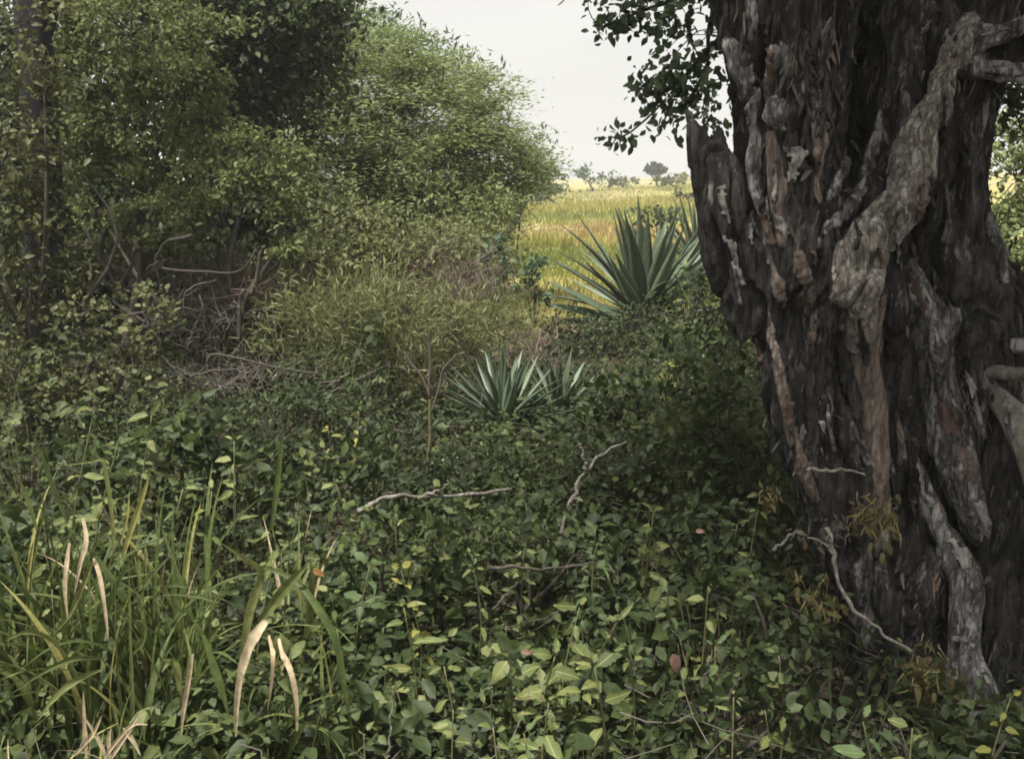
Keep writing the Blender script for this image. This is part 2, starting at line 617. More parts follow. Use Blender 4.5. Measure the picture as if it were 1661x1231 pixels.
M['leaf_olive'] = leaf_mat('olive leaf', [(0, (.058, .082, .029)), (.5, (.132, .162, .058)), (1, (.22, .242, .094))])
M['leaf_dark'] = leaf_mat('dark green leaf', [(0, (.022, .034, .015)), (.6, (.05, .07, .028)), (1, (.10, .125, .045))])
M['leaf_acacia'] = leaf_mat('feathery acacia leaf', [(0, (.10, .13, .05)), (.5, (.185, .23, .088)), (1, (.27, .31, .13))], trans=.35)
M['leaf_far'] = leaf_mat('haze tinted blue green leaf', [(0, (.05, .085, .05)), (1, (.13, .18, .09))])  # bluish tone puts distance haze into the leaf colour; the saplings share it
M['leaf_bush'] = leaf_mat('grey olive leaf', [(0, (.08, .095, .038)), (.5, (.15, .168, .068)), (1, (.24, .245, .105))])
M['leaf_small'] = leaf_mat('small dull leaf', [(0, (.045, .055, .024)), (.6, (.10, .11, .045)), (1, (.21, .21, .10))])
M['leaf_weed'] = leaf_mat('weed leaf', [(0, (.056, .078, .025)), (.5, (.11, .14, .043)), (1, (.195, .212, .075))], objvar=1, vein=True)
M['leaf_weed_blue'] = leaf_mat('cool green weed leaf', [(0, (.05, .08, .033)), (1, (.11, .155, .06))], objvar=1, vein=True)
M['leaf_weed_yellow'] = leaf_mat('yellowing weed leaf', [(0, (.15, .16, .035)), (1, (.27, .25, .06))], objvar=1, vein=True)
M['leaf_under'] = leaf_mat('undergrowth leaf', [(0, (.018, .029, .011)), (.55, (.046, .067, .023)), (.85, (.098, .127, .043)), (1, (.165, .185, .07))])  # dark end lowered so the leaf colour deepens the shaded gaps
M['leaf_tree'] = leaf_mat('old tree leaf', [(0, (.045, .075, .04)), (1, (.11, .155, .08))], trans=.35)
M['grass_green'] = leaf_mat('green grass blade', [(0, (.045, .066, .02)), (.6, (.09, .12, .036)), (1, (.165, .18, .062))], objvar=.7)
M['grass_dry'] = leaf_mat('dry straw blade', [(0, (.30, .205, .11)), (.4, (.40, .31, .19)), (1, (.50, .41, .27))], objvar=1, trans=.2)
M['grass_yellow'] = leaf_mat('yellowing blade', [(0, (.20, .21, .06)), (1, (.38, .34, .12))], objvar=1, trans=.3)
M['grass_field'] = leaf_mat('field grass', [(0, (.155, .19, .05)), (.4, (.28, .275, .075)), (.75, (.35, .30, .10)), (1, (.30, .19, .115))], trans=.3, spots=False)
M['agave'] = leaf_mat('grey green agave leaf', [(0, (.055, .075, .045)), (1, (.12, .155, .095))], objvar=1, trans=0, rough=.45, spec=.4)
M['agave_lit'] = leaf_mat('lit tone agave leaf', [(0, (.14, .19, .13)), (1, (.21, .265, .18))], objvar=1, trans=0, rough=.45, spec=.4)  # lighter copy of the agave colour, the lit tone put into the leaf
M['agave_dead'] = leaf_mat('withered agave leaf', [(0, (.10, .085, .06)), (1, (.20, .17, .12))], objvar=1, trans=0, rough=.8)
M['brush_pink'] = leaf_mat('pinkish dry twig', [(0, (.13, .10, .085)), (1, (.27, .20, .165))], trans=0, spots=False)
M['brush_grey'] = leaf_mat('grey dry twig', [(0, (.07, .06, .05)), (1, (.17, .15, .125))], trans=0, spots=False)
M['stem'] = leaf_mat('green brown stem', [(0, (.09, .10, .045)), (1, (.17, .16, .08))], trans=0, objvar=1)
M['fibre'] = leaf_mat('ochre dry fibre', [(0, (.10, .085, .035)), (.5, (.20, .17, .07)), (1, (.31, .285, .15))], trans=.2, spots=False)
M['bark_scale'] = leaf_mat('loose bark scale', [(0, (.02, .018, .016)), (.55, (.06, .054, .049)), (.85, (.13, .12, .112)), (.95, (.27, .255, .235)), (1, (.20, .14, .11))], trans=0, rough=.9, spec=.15)
M['bark_scale_pale'] = leaf_mat('loose pale bark scale', [(0, (.08, .065, .055)), (.6, (.22, .19, .165)), (1, (.42, .39, .345))], trans=0, rough=.9, spec=.15)
M['litter'] = leaf_mat('leaf litter', [(0, (.03, .025, .018)), (.7, (.085, .068, .045)), (1, (.19, .16, .12))], trans=0, spots=False)
M['orange_leaf'] = leaf_mat('orange dead leaf', [(0, (.26, .14, .05)), (1, (.32, .18, .07))], trans=.3)
M['pink_leaf'] = leaf_mat('faded pinkish leaf', [(0, (.24, .15, .115)), (1, (.30, .19, .14))], trans=.2)


def ground_mat():
    m, nt, out = new_mat('earth and field')
    tc = nt.nodes.new('ShaderNodeTexCoord')
    sep = nt.nodes.new('ShaderNodeSeparateXYZ')
    nt.links.new(tc.outputs['Object'], sep.inputs[0])
    n1 = nt.nodes.new('ShaderNodeTexNoise')
    n1.inputs['Scale'].default_value = 9
    n1.inputs['Detail'].default_value = 8
    nt.links.new(tc.outputs['Object'], n1.inputs['Vector'])
    near = ramp(nt, [(.3, (.022, .019, .013)), (.7, (.06, .048, .032))])
    nt.links.new(n1.outputs['Fac'], near.inputs['Fac'])
    mp = nt.nodes.new('ShaderNodeMapping')
    mp.inputs['Scale'].default_value = (.03, .11, 1)
    nt.links.new(tc.outputs['Object'], mp.inputs['Vector'])
    n2 = nt.nodes.new('ShaderNodeTexNoise')
    n2.inputs['Scale'].default_value = 1
    n2.inputs['Detail'].default_value = 6
    nt.links.new(mp.outputs['Vector'], n2.inputs['Vector'])
    far = ramp(nt, [(.32, (.19, .20, .075)), (.46, (.29, .265, .095)), (.56, (.33, .28, .12)), (.68, (.26, .19, .13))])
    nt.links.new(n2.outputs['Fac'], far.inputs['Fac'])
    mr = nt.nodes.new('ShaderNodeMapRange')
    mr.inputs['From Min'].default_value = 11
    mr.inputs['From Max'].default_value = 16
    nt.links.new(sep.outputs['Y'], mr.inputs['Value'])
    mx = nt.nodes.new('ShaderNodeMix')
    mx.data_type = 'RGBA'
    nt.links.new(mr.outputs['Result'], mx.inputs['Factor'])
    nt.links.new(near.outputs['Color'], mx.inputs['A'])
    nt.links.new(far.outputs['Color'], mx.inputs['B'])
    bs = nt.nodes.new('ShaderNodeBsdfPrincipled')
    bs.inputs['Roughness'].default_value = .95
    bs.inputs['Specular IOR Level'].default_value = .1
    nt.links.new(mx.outputs['Result'], bs.inputs['Base Color'])
    bp = nt.nodes.new('ShaderNodeBump')
    bp.inputs['Strength'].default_value = .6
    bp.inputs['Distance'].default_value = .05
    nt.links.new(n1.outputs['Fac'], bp.inputs['Height'])
    nt.links.new(bp.outputs['Normal'], bs.inputs['Normal'])
    nt.links.new(bs.outputs[0], out.inputs['Surface'])
    return m


M['ground'] = ground_mat()

# ------------------------------------------------------------------ ground sheet
def warp(n, near, far, p):
    t = np.linspace(-1, 1, n)
    return np.sign(t) * (np.abs(t) * near + np.abs(t) ** p * (far - near))


gx = warp(221, 30, 2200, 6)
gy = np.concatenate([np.linspace(-40, -4, 12), np.linspace(-3.6, 24, 140), 24 + np.linspace(.02, 1, 70) ** 3 * 2600])
GX, GY = np.meshgrid(gx, gy)
gv = np.stack([GX.ravel(), GY.ravel(), ground_z(GX.ravel(), GY.ravel())], 1)
nx, ny = len(gx), len(gy)
ii = (np.arange(ny - 1)[:, None] * nx + np.arange(nx - 1)[None]).ravel()
gf = np.stack([ii, ii + 1, ii + nx + 1, ii + nx], 1)
tag(part('ground', (gv, gf), M['ground']), kind='structure', label='dark earth running out into a dry golden field')

# ------------------------------------------------------------------ pale air over the whole place
hv = np.array([(x, y, z) for x in (-420, 420) for y in (-45, 460) for z in (-3, 14)], dtype=float)
hf = np.array([(0, 1, 3, 2), (4, 6, 7, 5), (0, 4, 5, 1), (2, 3, 7, 6), (0, 2, 6, 4), (1, 5, 7, 3)])
m_haze, nt_h, out_h = new_mat('pale air')
vol = nt_h.nodes.new('ShaderNodeVolumePrincipled')
vol.inputs['Density'].default_value = .0014
vol.inputs['Color'].default_value = (.90, .91, .90, 1)
nt_h.links.new(vol.outputs[0], out_h.inputs['Volume'])
tag(part('haze', (hv, hf), m_haze, smooth=False), kind='stuff', label='thin pale haze hanging over the field')

# ------------------------------------------------------------------ the old gnarled tree
D0 = 3.45


def px_tube(rows, d=D0, n=14, m=26, wob=0.0, lob=.35):
    pts = np.array([P(r[0], r[1], d + (r[3] if len(r) > 3 else 0)) for r in rows])
    rad = np.array([r[2] * S(d) for r in rows])
    return tube(pts, rad, n, m, wob, lob)


def voxel_body(geos, voxel, name):
    V, F, _ = join(geos)
    o = bpy.data.objects.new(name, make_mesh(name, V, F))
    COL.objects.link(o)
    md = o.modifiers.new('remesh', 'REMESH')
    md.mode = 'VOXEL'
    md.voxel_size = voxel
    dg = bpy.context.evaluated_depsgraph_get()
    ev = o.evaluated_get(dg)
    me = bpy.data.meshes.new_from_object(ev)
    bpy.data.objects.remove(o)
    n = len(me.vertices)
    v = np.empty(n * 3, dtype=np.float32)
    me.vertices.foreach_get('co', v)
    v = v.reshape(-1, 3).astype(float)
    nv = np.empty(n * 3, dtype=np.float32)
    me.vertices.foreach_get('normal', nv)
    nv = nv.reshape(-1, 3).astype(float)
    me.calc_loop_triangles()
    t = np.empty(len(me.loop_triangles) * 3, dtype=np.int32)
    me.loop_triangles.foreach_get('vertices', t)
    bpy.data.meshes.remove(me)
    return v, t.reshape(-1, 3), nv


def carve(v, nv, amp, grain=(1, 1, .22)):
    """furrows along the grain, knots and pits"""
    g = v * np.array(grain)
    w = g + .06 * np.stack([noise3(v * 5 + 11), noise3(v * 5 + 23), noise3(v * 5 + 37)], 1)
    rid = 1 - np.abs(noise3(w * 13 + 5)) * 2
    rid2 = 1 - np.abs(noise3(w * 31 + 17)) * 2
    rid3 = 1 - np.abs(noise3(w * 70 + 29)) * 2
    lump = noise3(v * np.array((5, 5, 3.2)) + 51)
    pit = np.minimum(0, noise3(v * np.array((9, 9, 4)) + 77) + .35)
    slit = -np.maximum(0, 1 - np.abs(noise3(w * np.array((11, 11, 5)) + 91)) * 5) ** 1.5
    return v + nv * (amp * (.8 * rid + .5 * rid2 + .3 * rid3 + 1.1 * lump + 1.6 * pit + 2.6 * slit))[:, None]


tree_base = P(1440, 900, D0)
tree_base[2] = gz(tree_base[0], tree_base[1])
old_tree = thing('old_tree', tree_base, 'huge gnarled old tree with hollow peeling trunk towering over the undergrowth', 'tree')

trunk_tubes = [
    # main column along the open field side
    px_tube([(1235, -420, 90, .1), (1232, -200, 84, .05), (1238, 0, 73), (1260, 140, 70), (1283, 280, 76), (1290, 420, 82), (1318, 560, 80),
             (1350, 700, 74), (1385, 850, 62), (1415, 980, 50), (1430, 1120, 48)]),
    # dark central body, set back
    px_tube([(1420, -420, 170, .4), (1420, -150, 160, .42), (1420, 60, 150, .45), (1410, 220, 120, .42), (1410, 360, 100, .28), (1420, 560, 100, .16),
             (1440, 760, 100, .12), (1450, 960, 100, .1), (1455, 1200, 110, .1)], lob=.45),
    # far column
    px_tube([(1640, -420, 120, .25), (1600, -150, 110, .22), (1575, 20, 80, .22), (1540, 200, 58, .22), (1530, 360, 60, .2), (1545, 520, 84, .16),
             (1560, 700, 96, .14), (1580, 900, 105, .12), (1600, 1220, 120, .1)], lob=.4),
    # inner columns that meet in the fork
    px_tube([(1330, -200, 60, .02), (1330, 100, 40, .08), (1325, 260, 36, .06), (1340, 400, 44, .0), (1370, 560, 50, .04), (1400, 720, 50, .06), (1420, 1000, 60, .06)]),
    px_tube([(1490, 60, 30, .08), (1455, 210, 28, .03), (1420, 310, 28, 0), (1370, 390, 34, -.02), (1325, 450, 44, 0), (1310, 560, 50, .02)]),
    px_tube([(1470, 180, 20, .06), (1440, 260, 22, .02), (1400, 330, 22, 0), (1350, 370, 26, 0), (1320, 420, 30, .02)]),
    # edge ridge running down to the ground
    px_tube([(1215, 380, 40, .02), (1240, 470, 36, .02), (1258, 560, 24, .02), (1276, 660, 22, 0), (1298, 740, 18, 0), (1330, 805, 16, 0), (1350, 880, 14, 0)], n=10),
    px_tube([(1300, 650, 30, .04), (1320, 740, 30, .04), (1350, 850, 30, .06)]),
    px_tube([(1455, 640, 26, -.01), (1475, 740, 28, -.02), (1490, 840, 34, -.03), (1500, 960, 44, .0), (1500, 1100, 60, .05)], n=10),
    px_tube([(1600, 400, 14, .28), (1622, 440, 22, .28), (1645, 500, 36, .25), (1680, 600, 70, .25), (1700, 800, 90, .25), (1720, 1000, 110, .25)]),
    # great limbs beyond the frame that carry the crown
    px_tube([(1250, -180, 95, .1), (1150, -520, 80, .1), (950, -950, 60, -.1), (700, -1300, 40, -.3)]),
    px_tube([(1400, -250, 150, .25), (1420, -700, 110, .5), (1300, -1200, 70, .9)]),
    px_tube([(1620, -200, 110, .25), (1850, -600, 90, .3), (2150, -900, 60, .1)]),
    px_tube([(1560, 90, 44, .12), (1620, 85, 40, .1), (1720, 60, 42, .1), (1900, 0, 36, .1), (2160, -160, 20, .0), (2350, -360, 5, -.1)], n=10),
]
rs = random.Random(21)
for k in range(40):
    x = rs.uniform(1195, 1640)
    y = rs.uniform(-150, 560)
    dz = .0 if x < 1300 else rs.uniform(.02, .14)
    if 1330 < x < 1470 and y < 200:
        dz = .3
    Ls = rs.uniform(260, 560)
    r_ = rs.uniform(9, 24)
    lean = Ls * (.24 if x < 1320 else .08 if x < 1440 else .02) * (1 if y > 100 else .5)
    if x > 1545 and y < 470:
        x, dz = 1545 - r_, .16
    if x - r_ < 1206 + max(0, y - 440) * .36:
        continue
    trunk_tubes.append(px_tube([(x, y, r_ * .4, dz + .05), (x + lean * .3 + rs.uniform(-14, 14), y + Ls * .3, r_, dz - .03), (x + lean * .65 + rs.uniform(-14, 14), y + Ls * .65, r_ * 1.1, dz - .02), (x + lean, y + Ls, r_ * .5, dz + .06)], n=8, m=14, lob=.5))
tv, tf, tn = voxel_body(trunk_tubes, .009, 'trunk')
tv = carve(tv, tn, .017)
part('trunk', (tv, tf), M['bark_dark'], old_tree)
all_v, all_f = [tv], [tf]


T_SCALE = (np.array([(-.5, 0, 0), (.5, .05, 0), (-.62, .3, .05), (.55, .38, .06), (-.4, .7, .05), (.5, .66, .07), (-.12, 1, .12), (.22, .92, .13)]),
           np.array([(0, 1, 3), (0, 3, 2), (2, 3, 5), (2, 5, 4), (4, 5, 7), (4, 7, 6)]))


def scales(v, f, n, mat, parent, lo=.02, hi=.085, wide=.17):
    """small loose scales of bark, lifted at one end and lying along the grain, on the faces turned to the open side"""
    a, b, c = v[f[:, 0]], v[f[:, 1]], v[f[:, 2]]
    cr = np.cross(b - a, c - a)
    ar = np.linalg.norm(cr, axis=1)
    nr = cr / np.maximum(ar, 1e-12)[:, None]
    cen = (a + b + c) / 3
    w = ar * (np.einsum('ij,ij->i', nr, norm(np.array((0, 0, EYE)) - cen)) > -.1) * (cen[:, 2] < 3.2) * (cen[:, 2] > -.1)
    w = w * np.clip(.35 + 1.3 * noise3(cen * 4.5 + 13), .03, 2)
    k = rng.choice(len(f), n, p=w / w.sum())
    g = np.array((0, 0, 1.)) * np.where(rng.random(n) < .5, 1, -1)[:, None] + rng.normal(size=(n, 3)) * .22
    g = norm(g - nr[k] * np.einsum('ij,ij->i', g, nr[k])[:, None] + nr[k] * rng.uniform(.0, .22, n)[:, None])
    L = lo + (hi - lo) * rng.random(n) ** 2
    part('bark_scales', scatter(T_SCALE, cen[k] + nr[k] * .001, g, nr[k] + rng.normal(size=(n, 3)) * .2, L, wide * rng.uniform(.5, 1.4, n),
                                np.clip(.5 + .45 * noise3(cen[k] * 7) + rng.normal(size=n) * .22, 0, 1)), M[mat], parent, kind='stuff', smooth=False)


def tree_piece(name, geos, mat, voxel=.008, amp=.006, label=None, flakes=0):
    v, f, nn = voxel_body(geos, voxel, name)
    v = carve(v, nn, amp)
    part(name, (v, f), mat, old_tree, label=label)
    if flakes:
        scales(v, f, flakes, 'bark_scale_pale', old_tree, .010, .032, .36)
    all_f.append(f + sum(len(a) for a in all_v))
    all_v.append(v)


# broken stub with splintered top
stub = [px_tube([(1148, 232, 20), (1152, 262, 32), (1165, 320, 40), (1184, 390, 44), (1205, 460, 44), (1230, 540, 36)], n=12)]
for a in ([(1118, 186, 4), (1124, 215, 12), (1140, 265, 26)], [(1133, 208, 3), (1138, 232, 12), (1148, 280, 24)], [(1164, 204, 2), (1166, 235, 9), (1172, 290, 22)],
          [(1174, 232, 2), (1178, 275, 8), (1188, 340, 18)], [(1185, 250, 2), (1196, 320, 9), (1215, 390, 18)]):
    stub.append(px_tube(a, n=8, m=10))
tree_piece('broken_stub', stub, M['bark_dark'], .006, .010, 'snapped grey side limb with a splintered jagged top')
# pale root hanging down the front
tree_piece('hanging_root', [px_tube([(1610, 10, 14, .12), (1566, 62, 17, .02), (1540, 95, 22, -.05), (1520, 150, 21, -.09), (1498, 215, 25, -.12), (1476, 285, 27, -.14), (1444, 350, 31, -.16),
                                     (1408, 415, 38, -.17), (1388, 460, 40, -.17), (1392, 510, 32, -.16), (1398, 560, 24, -.15)], n=16, m=40, wob=.35, lob=.5)], M['bark_pale'], .006, .009,
           'pale flaky limb slanting down the front of the trunk', 450)
tree_piece('root', [px_tube([(1395, 480, 30, -.15), (1398, 530, 27, -.15), (1402, 590, 25, -.14), (1408, 650, 27, -.13), (1418, 720, 20, -.13), (1422, 790, 20, -.13), (1424, 850, 18, -.1), (1425, 920, 15, -.08)], n=12, m=30),
                    px_tube([(1402, 640, 12, -.13), (1392, 690, 9, -.13), (1393, 740, 10, -.13), (1402, 785, 8, -.1)], n=8)], M['bark_tan'], .006, .004,
           'straight tan root with peeling bark')
tree_piece('root', [px_tube([(1470, 425, 14, .0), (1490, 480, 24, -.02), (1512, 540, 34, -.02), (1520, 600, 30, -.01), (1532, 660, 30, -.03), (1545, 720, 34, -.06), (1564, 790, 32, -.08), (1586, 850, 26, -.07), (1604, 895, 16, -.03)], n=12, m=30)],
           M['bark_grey'], .007, .008, 'grey root with torn bark slanting to the ground')
tree_piece('root', [px_tube([(1476, 730, 12, -.02), (1496, 790, 19, -.06), (1518, 850, 22, -.09), (1548, 905, 24, -.12), (1566, 950, 24, -.15), (1566, 1010, 21, -.18), (1566, 1060, 24, -.2), (1578, 1110, 36, -.22), (1584, 1170, 36, -.24), (1575, 1240, 30, -.26)], n=12, m=34)],
           M['bark_grey'], .007, .008, 'knobbly lilac grey root reaching the foreground floor')
tree_piece('root', [px_tube([(1565, 590, 10, .02), (1580, 650, 14, 0), (1590, 700, 12, 0), (1602, 730, 7, .02)], n=10)], M['bark_grey'], .006, .006)
tree_piece('branch', [px_tube([(1535, 85, 26, .05), (1585, 66, 24, .0), (1640, 50, 22, -.03), (1720, 10, 20, -.06)], n=10),
                      px_tube([(1550, 100, 24, .04), (1600, 112, 18, 0), (1660, 116, 16, -.02), (1760, 128, 14, -.02)], n=10)], M['bark_grey'], .008, .008,
           'grey forked branch leaving the trunk at the upper edge')
tree_piece('branch', [px_tube([(1560, 598, 11, .05), (1600, 600, 10, -.06), (1650, 606, 10, -.2), (1700, 600, 8, -.36), (1735, 590, 3, -.45)], n=8)], M['wood_pale'], .006, .003, 'bleached dead branch stub pointing sideways')
tree_piece('branch', [px_tube([(1580, 590, 12, .05), (1616, 640, 14, -.1), (1644, 680, 19, -.2), (1680, 760, 22, -.25), (1710, 900, 22, -.24), (1730, 1050, 26, -.2)], n=8)], M['wood_pale'], .006, .003, 'bleached dead branch sloping downwards')
tree_piece('branch', [px_tube([(1590, 545, 12, .06), (1630, 560, 12, 0), (1720, 555, 12, -.02)], n=8)], M['bark_grey'], .006, .004)
tree_piece('root', [px_tube([(1638, 750, 7, .0), (1646, 790, 8, -.02), (1648, 830, 7, -.02)], n=8)], M['bark_tan'], .005, .003)

scales(tv, tf, 7000, 'bark_scale', old_tree)
# long pale ridges of bare wood standing proud of the dark bark
def ridge(rows, mat='bark_grey', label=None, amp=.010):
    rr = []
    for r in resample(np.array([(q[0], q[1], q[2]) for q in rows], dtype=float), 3 * len(rows)):
        h = tree0.ray_cast(Vector((0, 0, EYE)), (Vector(P(r[0], r[1], 3.)) - Vector((0, 0, EYE))).normalized(), 8)
        dd = h[0].y if h[0] is not None else D0
        if rr and abs(dd - D0 - rr[-1][3]) > .12:
            dd = D0 + rr[-1][3] + .02
        rr.append((r[0], r[1], r[2], dd - D0))
    tree_piece('bark_ridge', [px_tube(rr, n=10, m=4 * len(rr), lob=.6)], M[mat], .0055, amp, label)


tree0 = BVHTree.FromPolygons(tv.tolist(), tf.tolist())
ridge([(1178, 66, 5), (1198, 96, 13), (1216, 140, 15), (1226, 195, 14), (1222, 250, 12), (1230, 310, 11), (1243, 370, 9), (1250, 430, 5)], label='long pale grey ridge down the open side of the trunk')
ridge([(1240, 62, 5), (1252, 92, 14), (1250, 140, 13), (1262, 190, 15), (1272, 215, 6)])
ridge([(1266, 60, 4), (1274, 95, 8), (1280, 130, 4)])
ridge([(1252, 215, 5), (1258, 270, 10), (1264, 330, 10), (1268, 400, 5)], 'bark_tan')
ridge([(1466, 150, 4), (1470, 195, 8), (1460, 240, 9), (1452, 285, 4)])
ridge([(1432, 170, 3), (1424, 220, 6), (1412, 262, 7), (1398, 290, 5)])
ridge([(1372, 258, 4), (1362, 285, 9), (1346, 315, 7), (1336, 345, 4)])
ridge([(1412, 280, 4), (1392, 318, 8), (1368, 345, 9), (1338, 372, 6), (1326, 395, 3)])
ridge([(1246, 505, 3), (1254, 555, 5), (1268, 610, 6), (1276, 665, 6), (1290, 720, 8), (1308, 770, 8), (1324, 812, 4)], 'bark_tan')
ridge([(1252, 425, 3), (1262, 460, 7), (1272, 500, 4)], 'bark_tan')
ridge([(1296, 410, 3), (1306, 450, 5), (1318, 495, 3)], 'bark_tan')
ridge([(1456, 660, 4), (1462, 720, 9), (1470, 775, 5)], 'bark_tan')
ridge([(1512, 430, 4), (1528, 468, 10), (1545, 505, 9), (1555, 545, 4)])
ridge([(1606, 345, 4), (1612, 385, 9), (1624, 425, 8), (1630, 460, 4)])
ridge([(1330, 190, 3), (1328, 235, 9), (1326, 290, 7), (1330, 330, 4)], 'bark_tan')
ridge([(1192, 290, 3), (1200, 350, 7), (1212, 410, 8), (1224, 470, 4)])
ridge([(1640, 440, 5), (1636, 500, 12), (1644, 545, 10)])
ridge([(1215, -10, 4), (1222, 30, 7), (1218, 66, 4)])

AV, AF = np.concatenate(all_v), np.concatenate(all_f)
bvh = BVHTree.FromPolygons(AV.tolist(), AF.tolist())
CAM = Vector((0, 0, EYE))


def hit(px, py):
    d = Vector(P(px, py, 3.0)) - CAM
    d.normalize()
    loc, nr, _, _ = bvh.ray_cast(CAM, d, 8)
    return loc, nr, d


def bark_plate(rows, mat, thick=.012, name='bark_plate', ragged=.6, label=None):
    """raised torn flake of bark lying on the trunk: rows of (px, py, half width px), built as a closed shell with real thickness"""
    rows = np.array(rows, dtype=float)
    length = np.abs(np.diff(rows[:, 1])).sum() + 1
    m = int(min(36, max(8, length / 3.2)))
    rr = resample(rows, m)
    K = int(min(11, max(4, rows[:, 2].max() * 2 / 3.2))) + 1
    pts, nrs, ok = {}, {}, set()
    last = None
    sd = random.uniform(0, 50)
    for i, (x, y, w) in enumerate(rr):
        for k in range(K):
            u = (k / (K - 1) - .5) * 2
            px, py = x + u * (w + 3), y
            q = hit(px, py)
            if q[0] is None or last is not None and (q[0] - last[0]).length > .2:
                continue
            last = q
            pts[i, k] = q
            e = min(1 - abs(u), 1.6 * (1 - abs(2 * i / (m - 1) - 1)))
            nz = noise3(np.array([[px * .16 + sd, py * .07, 1.0], [px * .35 + sd, py * .2, 7.0]]))
            if e + ragged * (.6 * nz[0] + .4 * nz[1]) > .16:
                ok.add((i, k))
    cells = [(i, k) for i in range(m - 1) for k in range(K - 1) if all(c in ok for c in ((i, k), (i + 1, k), (i, k + 1), (i + 1, k + 1)))]
    left, best = set(cells), []
    while left:                                   # keep the largest connected piece
        st = [left.pop()]
        grp = []
        while st:
            i, k = st.pop()
            grp.append((i, k))
            for q in ((i + 1, k), (i - 1, k), (i, k + 1), (i, k - 1)):
                if q in left:
                    left.remove(q)
                    st.append(q)
        best = max(best, grp, key=len)
    cells = best
    if len(cells) < 3:
        return
    vi, V = {}, []
    for c in {(i + a, k + b) for i, k in cells for a in (0, 1) for b in (0, 1)}:
        q = pts[c]
        nr = (q[1] - q[2] * .9).normalized()
        if nr.dot(q[2]) > 0:
            nr = -q[2]
        h = thick * (1 + .7 * noise3(np.array([[c[0] * .5 + sd, c[1] * .6, 2.0]]))[0])
        vi[c] = len(V)
        V += [np.array(q[0] + nr * h), np.array(q[0] - nr * .01)]
    F, edges = [], {}
    for i, k in cells:
        loop = [(i, k), (i, k + 1), (i + 1, k + 1), (i + 1, k)]
        t = [vi[c] for c in loop]
        F += [(t[0], t[1], t[2]), (t[0], t[2], t[3]), (t[0] + 1, t[2] + 1, t[1] + 1), (t[0] + 1, t[3] + 1, t[2] + 1)]
        for a, b in zip(t, t[1:] + t[:1]):
            if (b, a) in edges:
                del edges[b, a]
            else:
                edges[a, b] = 1
    for a, b in edges:
        F += [(a, a + 1, b + 1), (a, b + 1, b)]
    part(name, (np.array(V), np.array(F)), M[mat], old_tree, label=label, smooth=False)


# flakes one can pick out on the trunk
bark_plate([(1271, 238, 6), (1292, 244, 20), (1290, 268, 15), (1284, 300, 3)], 'bark_plate', label='pale bare wedge where the bark has split away')
for rows, mt in [
    ([(1240, 60, 6), (1250, 110, 7), (1247, 165, 6)], 'bark_brown'),
    ([(1425, 185, 3), (1428, 210, 5), (1424, 235, 3)], 'bark_plate'),
    ([(1378, 225, 2), (1388, 238, 4), (1395, 250, 2)], 'bark_plate'),
    ([(1316, 535, 8), (1322, 548, 11), (1325, 560, 6)], 'bark_brown'),
    ([(1278, 635, 5), (1285, 670, 9), (1282, 690, 5)], 'bark_brown'),
    ([(1312, 785, 4), (1322, 810, 6)], 'bark_tan'),
    ([(1335, 640, 4), (1340, 660, 5)], 'bark_brown'),
    ([(1300, 690, 4), (1306, 705, 6)], 'bark_plate'),
    ([(1330, 680, 3), (1340, 705, 4)], 'bark_plate'),
    ([(1488, 765, 5), (1496, 790, 7), (1510, 825, 6)], 'bark_plate'),
    ([(1520, 790, 5), (1530, 830, 5)], 'bark_brown'),
    ([(1475, 440, 4), (1490, 475, 7), (1505, 510, 4)], 'bark_brown'),
    ([(1520, 650, 8), (1535, 680, 16), (1550, 710, 10)], 'bark_brown'),
    ([(1560, 720, 8), (1572, 760, 14), (1578, 785, 8)], 'bark_tan'),
    ([(1580, 800, 8), (1596, 840, 9), (1606, 865, 5)], 'bark_plate'),
    ([(1545, 870, 8), (1558, 900, 12), (1566, 925, 6)], 'bark_plate'),
    ([(1548, 1030, 8), (1560, 1042, 12)], 'bark_plate'),
    ([(1566, 600, 4), (1580, 640, 5), (1592, 690, 5), (1600, 715, 3)], 'bark_plate'),
    ([(1180, 380, 5), (1196, 430, 6), (1206, 465, 4)], 'bark_plate'),
    ([(1170, 300, 4), (1174, 330, 5), (1182, 365, 4)], 'bark_plate'),
    ([(1236, 345, 6), (1246, 375, 9), (1254, 400, 6)], 'bark_brown'),
    ([(1262, 350, 6), (1270, 370, 8), (1272, 395, 5)], 'bark_plate'),
    ([(1508, 30, 3), (1500, 55, 4)], 'bark_plate'),
    ([(1540, 45, 3), (1532, 62, 3)], 'bark_plate'),
    ([(1590, 60, 8), (1612, 52, 8), (1640, 46, 5)], 'bark_plate'),
]:
    bark_plate(rows, mt, random.uniform(.004, .008))
# lesser flakes scattered along the grain
rp = random.Random(5)
n_fl = 0
while n_fl < 45:
    x, y = rp.uniform(1180, 1640), rp.uniform(-10, 1000)
    if 1300 < x < 1450 and y < 240 and rp.random() < .8:
        continue
    if hit(x, y)[0] is None:
        continue
    L = rp.uniform(25, 95)
    lean = .12 if y > 350 else -.05
    w = rp.uniform(1.8, 5)
    bark_plate([(x, y, w * .5), (x + lean * L * .5 + rp.uniform(-4, 4), y + L * .5, w), (x + lean * L + rp.uniform(-4, 4), y + L, w * .4)],
               rp.choice(['bark_dark', 'bark_dark', 'bark_dark', 'bark_brown', 'bark_grey']), rp.uniform(.008, .016))
    n_fl += 1

